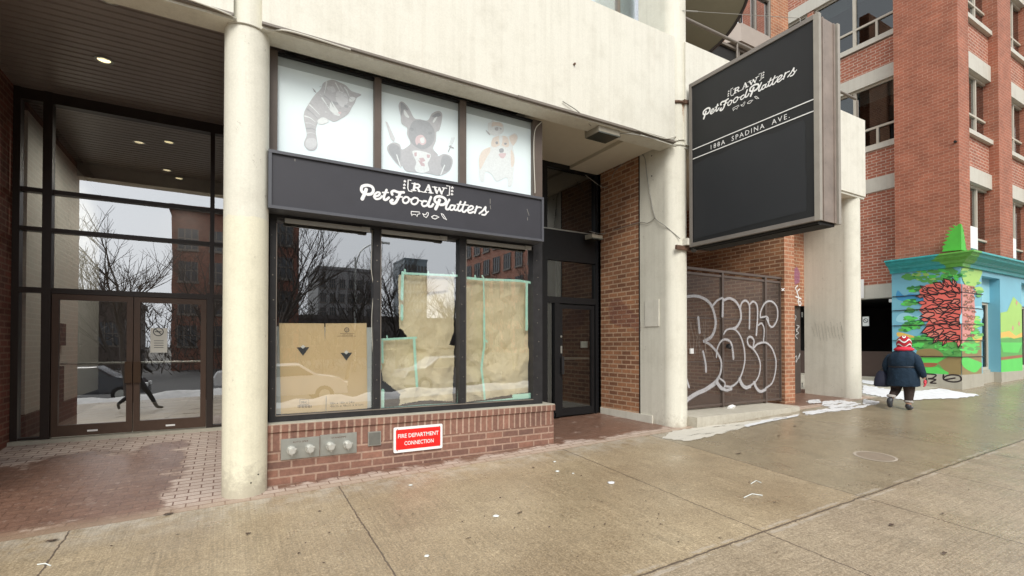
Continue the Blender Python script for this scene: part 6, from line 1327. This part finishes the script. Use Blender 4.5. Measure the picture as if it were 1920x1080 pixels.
# ------------------------------------------------------------------ behind the camera: what the glass reflects
# walking man in dark clothes
wl = thing('person', (-2.3, .3, G(-2.3, .3)), 'passer-by in dark clothes striding past on the near sidewalk, mirrored in the glass doors', 'person'); wl.scale = (1.0, 1.35, 1.08)
M_dk = flat('black_clothes', (.012, .012, .014), .8, .2)
skinned('body', {'pel': (Vector((0, 0, .98)), (.15, .11)), 'sp': (Vector((.02, 0, 1.2)), (.15, .12)), 'ch': (Vector((.04, 0, 1.42)), (.17, .13)), 'nk': (Vector((.05, 0, 1.56)), .06), 'hd': (Vector((.07, 0, 1.66)), .09), 'tp': (Vector((.07, 0, 1.76)), .08), 'lh': (Vector((0, .1, .93)), .11), 'lk': (Vector((.28, .1, .54)), .075), 'la': (Vector((.50, .1, .10)), .05), 'lt': (Vector((.66, .1, .08)), .035), 'rh': (Vector((0, -.1, .93)), .11), 'rk': (Vector((-.12, -.1, .50)), .075), 'ra': (Vector((-.48, -.1, .20)), .05), 'rt': (Vector((-.44, -.1, .06)), .035),
    'ls': (Vector((.04, .22, 1.42)), .07), 'le': (Vector((-.12, .26, 1.16)), .055), 'lw': (Vector((-.08, .25, .92)), .035), 'rs': (Vector((.04, -.22, 1.42)), .07), 're': (Vector((.16, -.26, 1.17)), .055), 'rw': (Vector((.34, -.24, 1.05)), .035)},
    [('pel', 'sp'), ('sp', 'ch'), ('ch', 'nk'), ('nk', 'hd'), ('hd', 'tp'), ('pel', 'lh'), ('lh', 'lk'), ('lk', 'la'), ('la', 'lt'), ('pel', 'rh'), ('rh', 'rk'), ('rk', 'ra'), ('ra', 'rt'), ('ch', 'ls'), ('ls', 'le'), ('le', 'lw'), ('ch', 'rs'), ('rs', 're'), ('re', 'rw')], M_dk, wl)
# snow bank
mb = MB(); nx, ny = 150, 6; vs = []
for j in range(ny+1):
    for i in range(nx+1):
        x = -25+i*.45; y = -4.3-j*.22; e = math.sin(math.pi*j/ny); vs.append((x, y, G(x, y)-.01+e*(.12+.28*abs(noise.noise(Vector((x*.8, y*1.5, 0))))+.1*noise.noise(Vector((x*3, y*3, 1))))))
mb.add(vs, [(j*(nx+1)+i, (j+1)*(nx+1)+i, (j+1)*(nx+1)+i+1, j*(nx+1)+i+1) for j in range(ny) for i in range(nx)], 0, True); mk('snow_bank', mb, flat('dirty_snow', (.55, .54, .52), .7, .35, 3), kind='stuff')
# bare trees
M_bark = flat('bark', (.06, .048, .04), .9, .3, 8)
def baretree(h, seed):
    r = random.Random(seed); tk = MB(); cr = MB()
    def grow(p, d, ln, rad, lv):
        n = 3; P = [p]; q = p; dd = d
        for _ in range(n): dd = (dd+Vector((r.uniform(-.16, .16), r.uniform(-.16, .16), r.uniform(-.02, .14)))).normalized(); q = q+dd*ln/n; P.append(q)
        (tk if lv == 0 else cr).tube(P, [rad*(1-.35*i/n) for i in range(n+1)], 6 if lv < 2 else 3, cap=False)
        if lv >= 5: return
        for k in range(r.choice((2, 3, 3)) if lv < 4 else 3):
            i = r.randint(1, n) if lv else r.randint(2, n); a = r.uniform(0, 6.28); sp = r.uniform(.45, .95)
            nd = (dd*math.cos(sp)+Vector((math.cos(a), math.sin(a), .15))*math.sin(sp)).normalized(); grow(P[i], nd, ln*r.uniform(.6, .82), rad*.55, lv+1)
        grow(P[-1], dd, ln*.72, rad*.62, lv+1)
    grow(Vector((0, 0, 0)), Vector((0, 0, 1)), h*.30, h*.013, 0); return tk, cr
def mktree(seed, h, x, y, label):
    tk, cr = baretree(h, seed); t = thing('bare_tree', (x, y, G(x, y)-.1), label, 'tree', 'bare street trees across the street'); put('trunk', tk, M_bark, t); put('crown', cr, M_bark, t); return t
t1 = mktree(4, 9.0, -3.3, -5.4, 'tall bare street tree mirrored in the upper glass of the entrance')
t2 = mktree(9, 8.0, 1.3, -5.6, 'bare spreading street tree mirrored in the left shop window')
for i, (x, y, s, rz) in enumerate(((-9, -6, 1, 1), (6.0, -17, 1.0, 2), (9.5, -19, 1.1, 3), (3.0, -19, 1.05, 5), (14, -20, 1.0, 1.5), (-1, -17, 1.1, .5), (-6, -20, 1.2, 4), (19, -20, 1.1, 2.2), (25, -19, 1, .8), (11.5, -14, .8, 4.2), (16.5, -16, .8, 5.2))):
    c = copy_tree(t1 if i % 2 else t2); c.location = (x, y, G(x, y)-.2); c.rotation_euler.z = rz; c.scale = (s, s, s); c['label'] = 'bare tree on the far side of the street behind the viewer'
# buildings across
def block(x0, x1, y0, y1, h, mat, label, nwx, nwz, face='y', side=None):
    t = thing('building', ((x0+x1)/2, (y0+y1)/2, -1), label, 'building', None); mb = MB(); mb.box((x0, y0, -1), (x1, y1, h)); mb.box((x0-.2, y0-.2, h), (x1+.2, y1+.2, h+.5)); mk('wall', mb, mat, t)
    fr_ = MB(); g = MB()
    for i in range(nwx):
        for j in range(nwz):
            z = 1.5+(h-2)*j/nwz; zh = (h-2)/nwz*.62
            if face == 'y': a = x0+(x1-x0)*(i+.2)/nwx; b = x0+(x1-x0)*(i+.8)/nwx; g.box((a, y1, z), (b, y1+.04, z+zh)); [fr_.box((a+(b-a)*k/3-.04, y1+.04, z), (a+(b-a)*k/3+.04, y1+.09, z+zh)) for k in range(4)]; fr_.box((a-.1, y1, z-.2), (b+.1, y1+.15, z)); fr_.box((a, y1+.04, z+zh*.5), (b, y1+.08, z+zh*.5+.08))
            else: a = y0+(y1-y0)*(i+.2)/nwx; b = y0+(y1-y0)*(i+.8)/nwx; g.box((x0-.04, a, z), (x0, b, z+zh)); [fr_.box((x0-.1, a+(b-a)*k/3-.05, z), (x0-.04, a+(b-a)*k/3+.05, z+zh)) for k in range(4)]; fr_.box((x0-.2, a-.1, z-.25), (x0, b+.1, z)); fr_.box((x0-.1, a, z+zh*.5), (x0-.04, b, z+zh*.5+.1))
    mk('window_glass', g, flat('dark_far_glass', (.05, .06, .07), .15, .2), t); mk('window_frames', fr_, M_taupe, t)
block(-4.2, 5.4, -46, -34, 13.5, M_brick_left, 'brown brick block straight across the street', 4, 4)
block(-40, -9, -60, -48, 6, flat('dark_terrace', (.09, .07, .06), .8, .3, 1), 'low dark terrace across the street to the left', 9, 1)
block(13, 22, -86, -74, 14, flat('grey_concrete', (.30, .30, .30), .7, .1), 'grey flats far across the street', 6, 5)
block(51, 59, -160, -148, 30, flat('tower_dark', (.20, .25, .28), .3, .1), 'dark glass tower in the distance', 7, 9)
block(35, 60, -68, -38, 24, M_brick_far, 'tall red brick warehouse at the street corner', 9, 6, 'x')
block(6, 34, -64, -56, 5, flat('dark_stone', (.10, .09, .085), .8, .3, 1), 'low dark shops behind the street trees', 10, 1)
mb = MB(); rg = random.Random(21)
for k in range(10500):
    x = rg.uniform(-34, 42); y = rg.uniform(-31, -23); hmax = 5.2+2.2*noise.noise(Vector((x*.16, 3, 0)))+1.2*noise.noise(Vector((x*.6, 9, 0))); z = -.6+rg.random()**1.15*hmax; ln = rg.uniform(.5, 1.5)
    a_ = rg.uniform(0, 6.28); el = rg.uniform(.1, 1.4); d = Vector((math.cos(a_)*math.cos(el), math.sin(a_)*math.cos(el), math.sin(el)))*ln; w_2 = Vector((rg.uniform(.012, .05), 0, .01)); p = Vector((x, y, z))
    mb.add([p-w_2, p+w_2, p+d], [(0, 1, 2)])
mk('far_thicket', mb, M_bark, kind='stuff')
# parked cars at the kerb
def car(x, y, colr, label):
    t = thing('parked_car', (x, y, G(x, y)-.16), label, 'car', 'cars parked along the kerb'); z0 = 0
    prof = [(-2.15, .35), (-2.2, .62), (-2.05, .88), (-1.35, .98), (-.75, 1.40), (.55, 1.43), (1.15, 1.02), (1.9, .90), (2.15, .68), (2.18, .35)]
    mb = MB(); rings = []
    for yy, sc in ((-.88, .93), (-.80, 1.0), (0, 1.02), (.80, 1.0), (.88, .93)): rings.append([Vector((a*(.985 if abs(yy) > .85 else 1), yy*(1-.16*max(0, b-.9)/.5), b if b < 1 else 1+(b-1)*sc)) for a, b in prof])
    mb.loft(rings, smooth=False); put('body', mb, colr, t)
    g = MB()
    for s in (-1, 1): g.prism([Vector((a, s*(.865-.14*max(0, b-.9)), b)) for a, b in ((-1.2, .99), (-.72, 1.34), (-.1, 1.37), (.5, 1.36), (1.0, 1.02))], (0, s*.02, 0))
    put('side_windows', g, flat('car_glass', (.02, .025, .03), .08, .1), t)
    for wx_ in (-1.35, 1.35):
        for s in (-1, 1):
            w = MB(); w.cyl((wx_, s*.74, .32), (wx_, s*.90, .32), .32, 20); wo = put('wheel', w, M_dk, t); r_ = MB(); r_.cyl((wx_, s*.89, .32), (wx_, s*.915, .32), .19, 14); 
            put('hubcap', r_, M_steel, t)
    for s in (-1, 1): q = MB(); q.box((2.1, s*.6-.15, .6), (2.2, s*.6+.15, .75)); put('headlight', q, M_white, t)
car(1.7, -7.2, flat('white_car_paint', (.62, .62, .62), .25, .03), 'pale parked car mirrored in the left shop window')
car(-5.0, -7.2, flat('dark_car_paint', (.03, .035, .045), .2, .1), 'dark parked car to the left at the kerb'); car(8.2, -7.3, flat('silver_car_paint', (.4, .41, .42), .25, .03, metal=.5), 'silver parked car to the right at the kerb')
# street lamp
sl = thing('street_lamp', (9.3, -30, G(9.3, -30)), 'tall grey double-arm street lamp across the street', 'street lamp'); mb = MB(); mb.tube([(0, 0, 0), (0, 0, 9)], [.12, .07], 8); put('pole', mb, M_steel, sl)
mb = MB(); mb.tube(smoothline([Vector((0, 0, 8.2)), Vector((.5, 0, 9.6)), Vector((1.5, 0, 10.3)), Vector((2.3, 0, 10.5))]), .05, 6); mb.box((2.1, -.12, 10.4), (2.9, .12, 10.55)); put('arm', mb, M_steel, sl)
for o in bpy.data.objects:
    if '_w' in o: del o['_w']
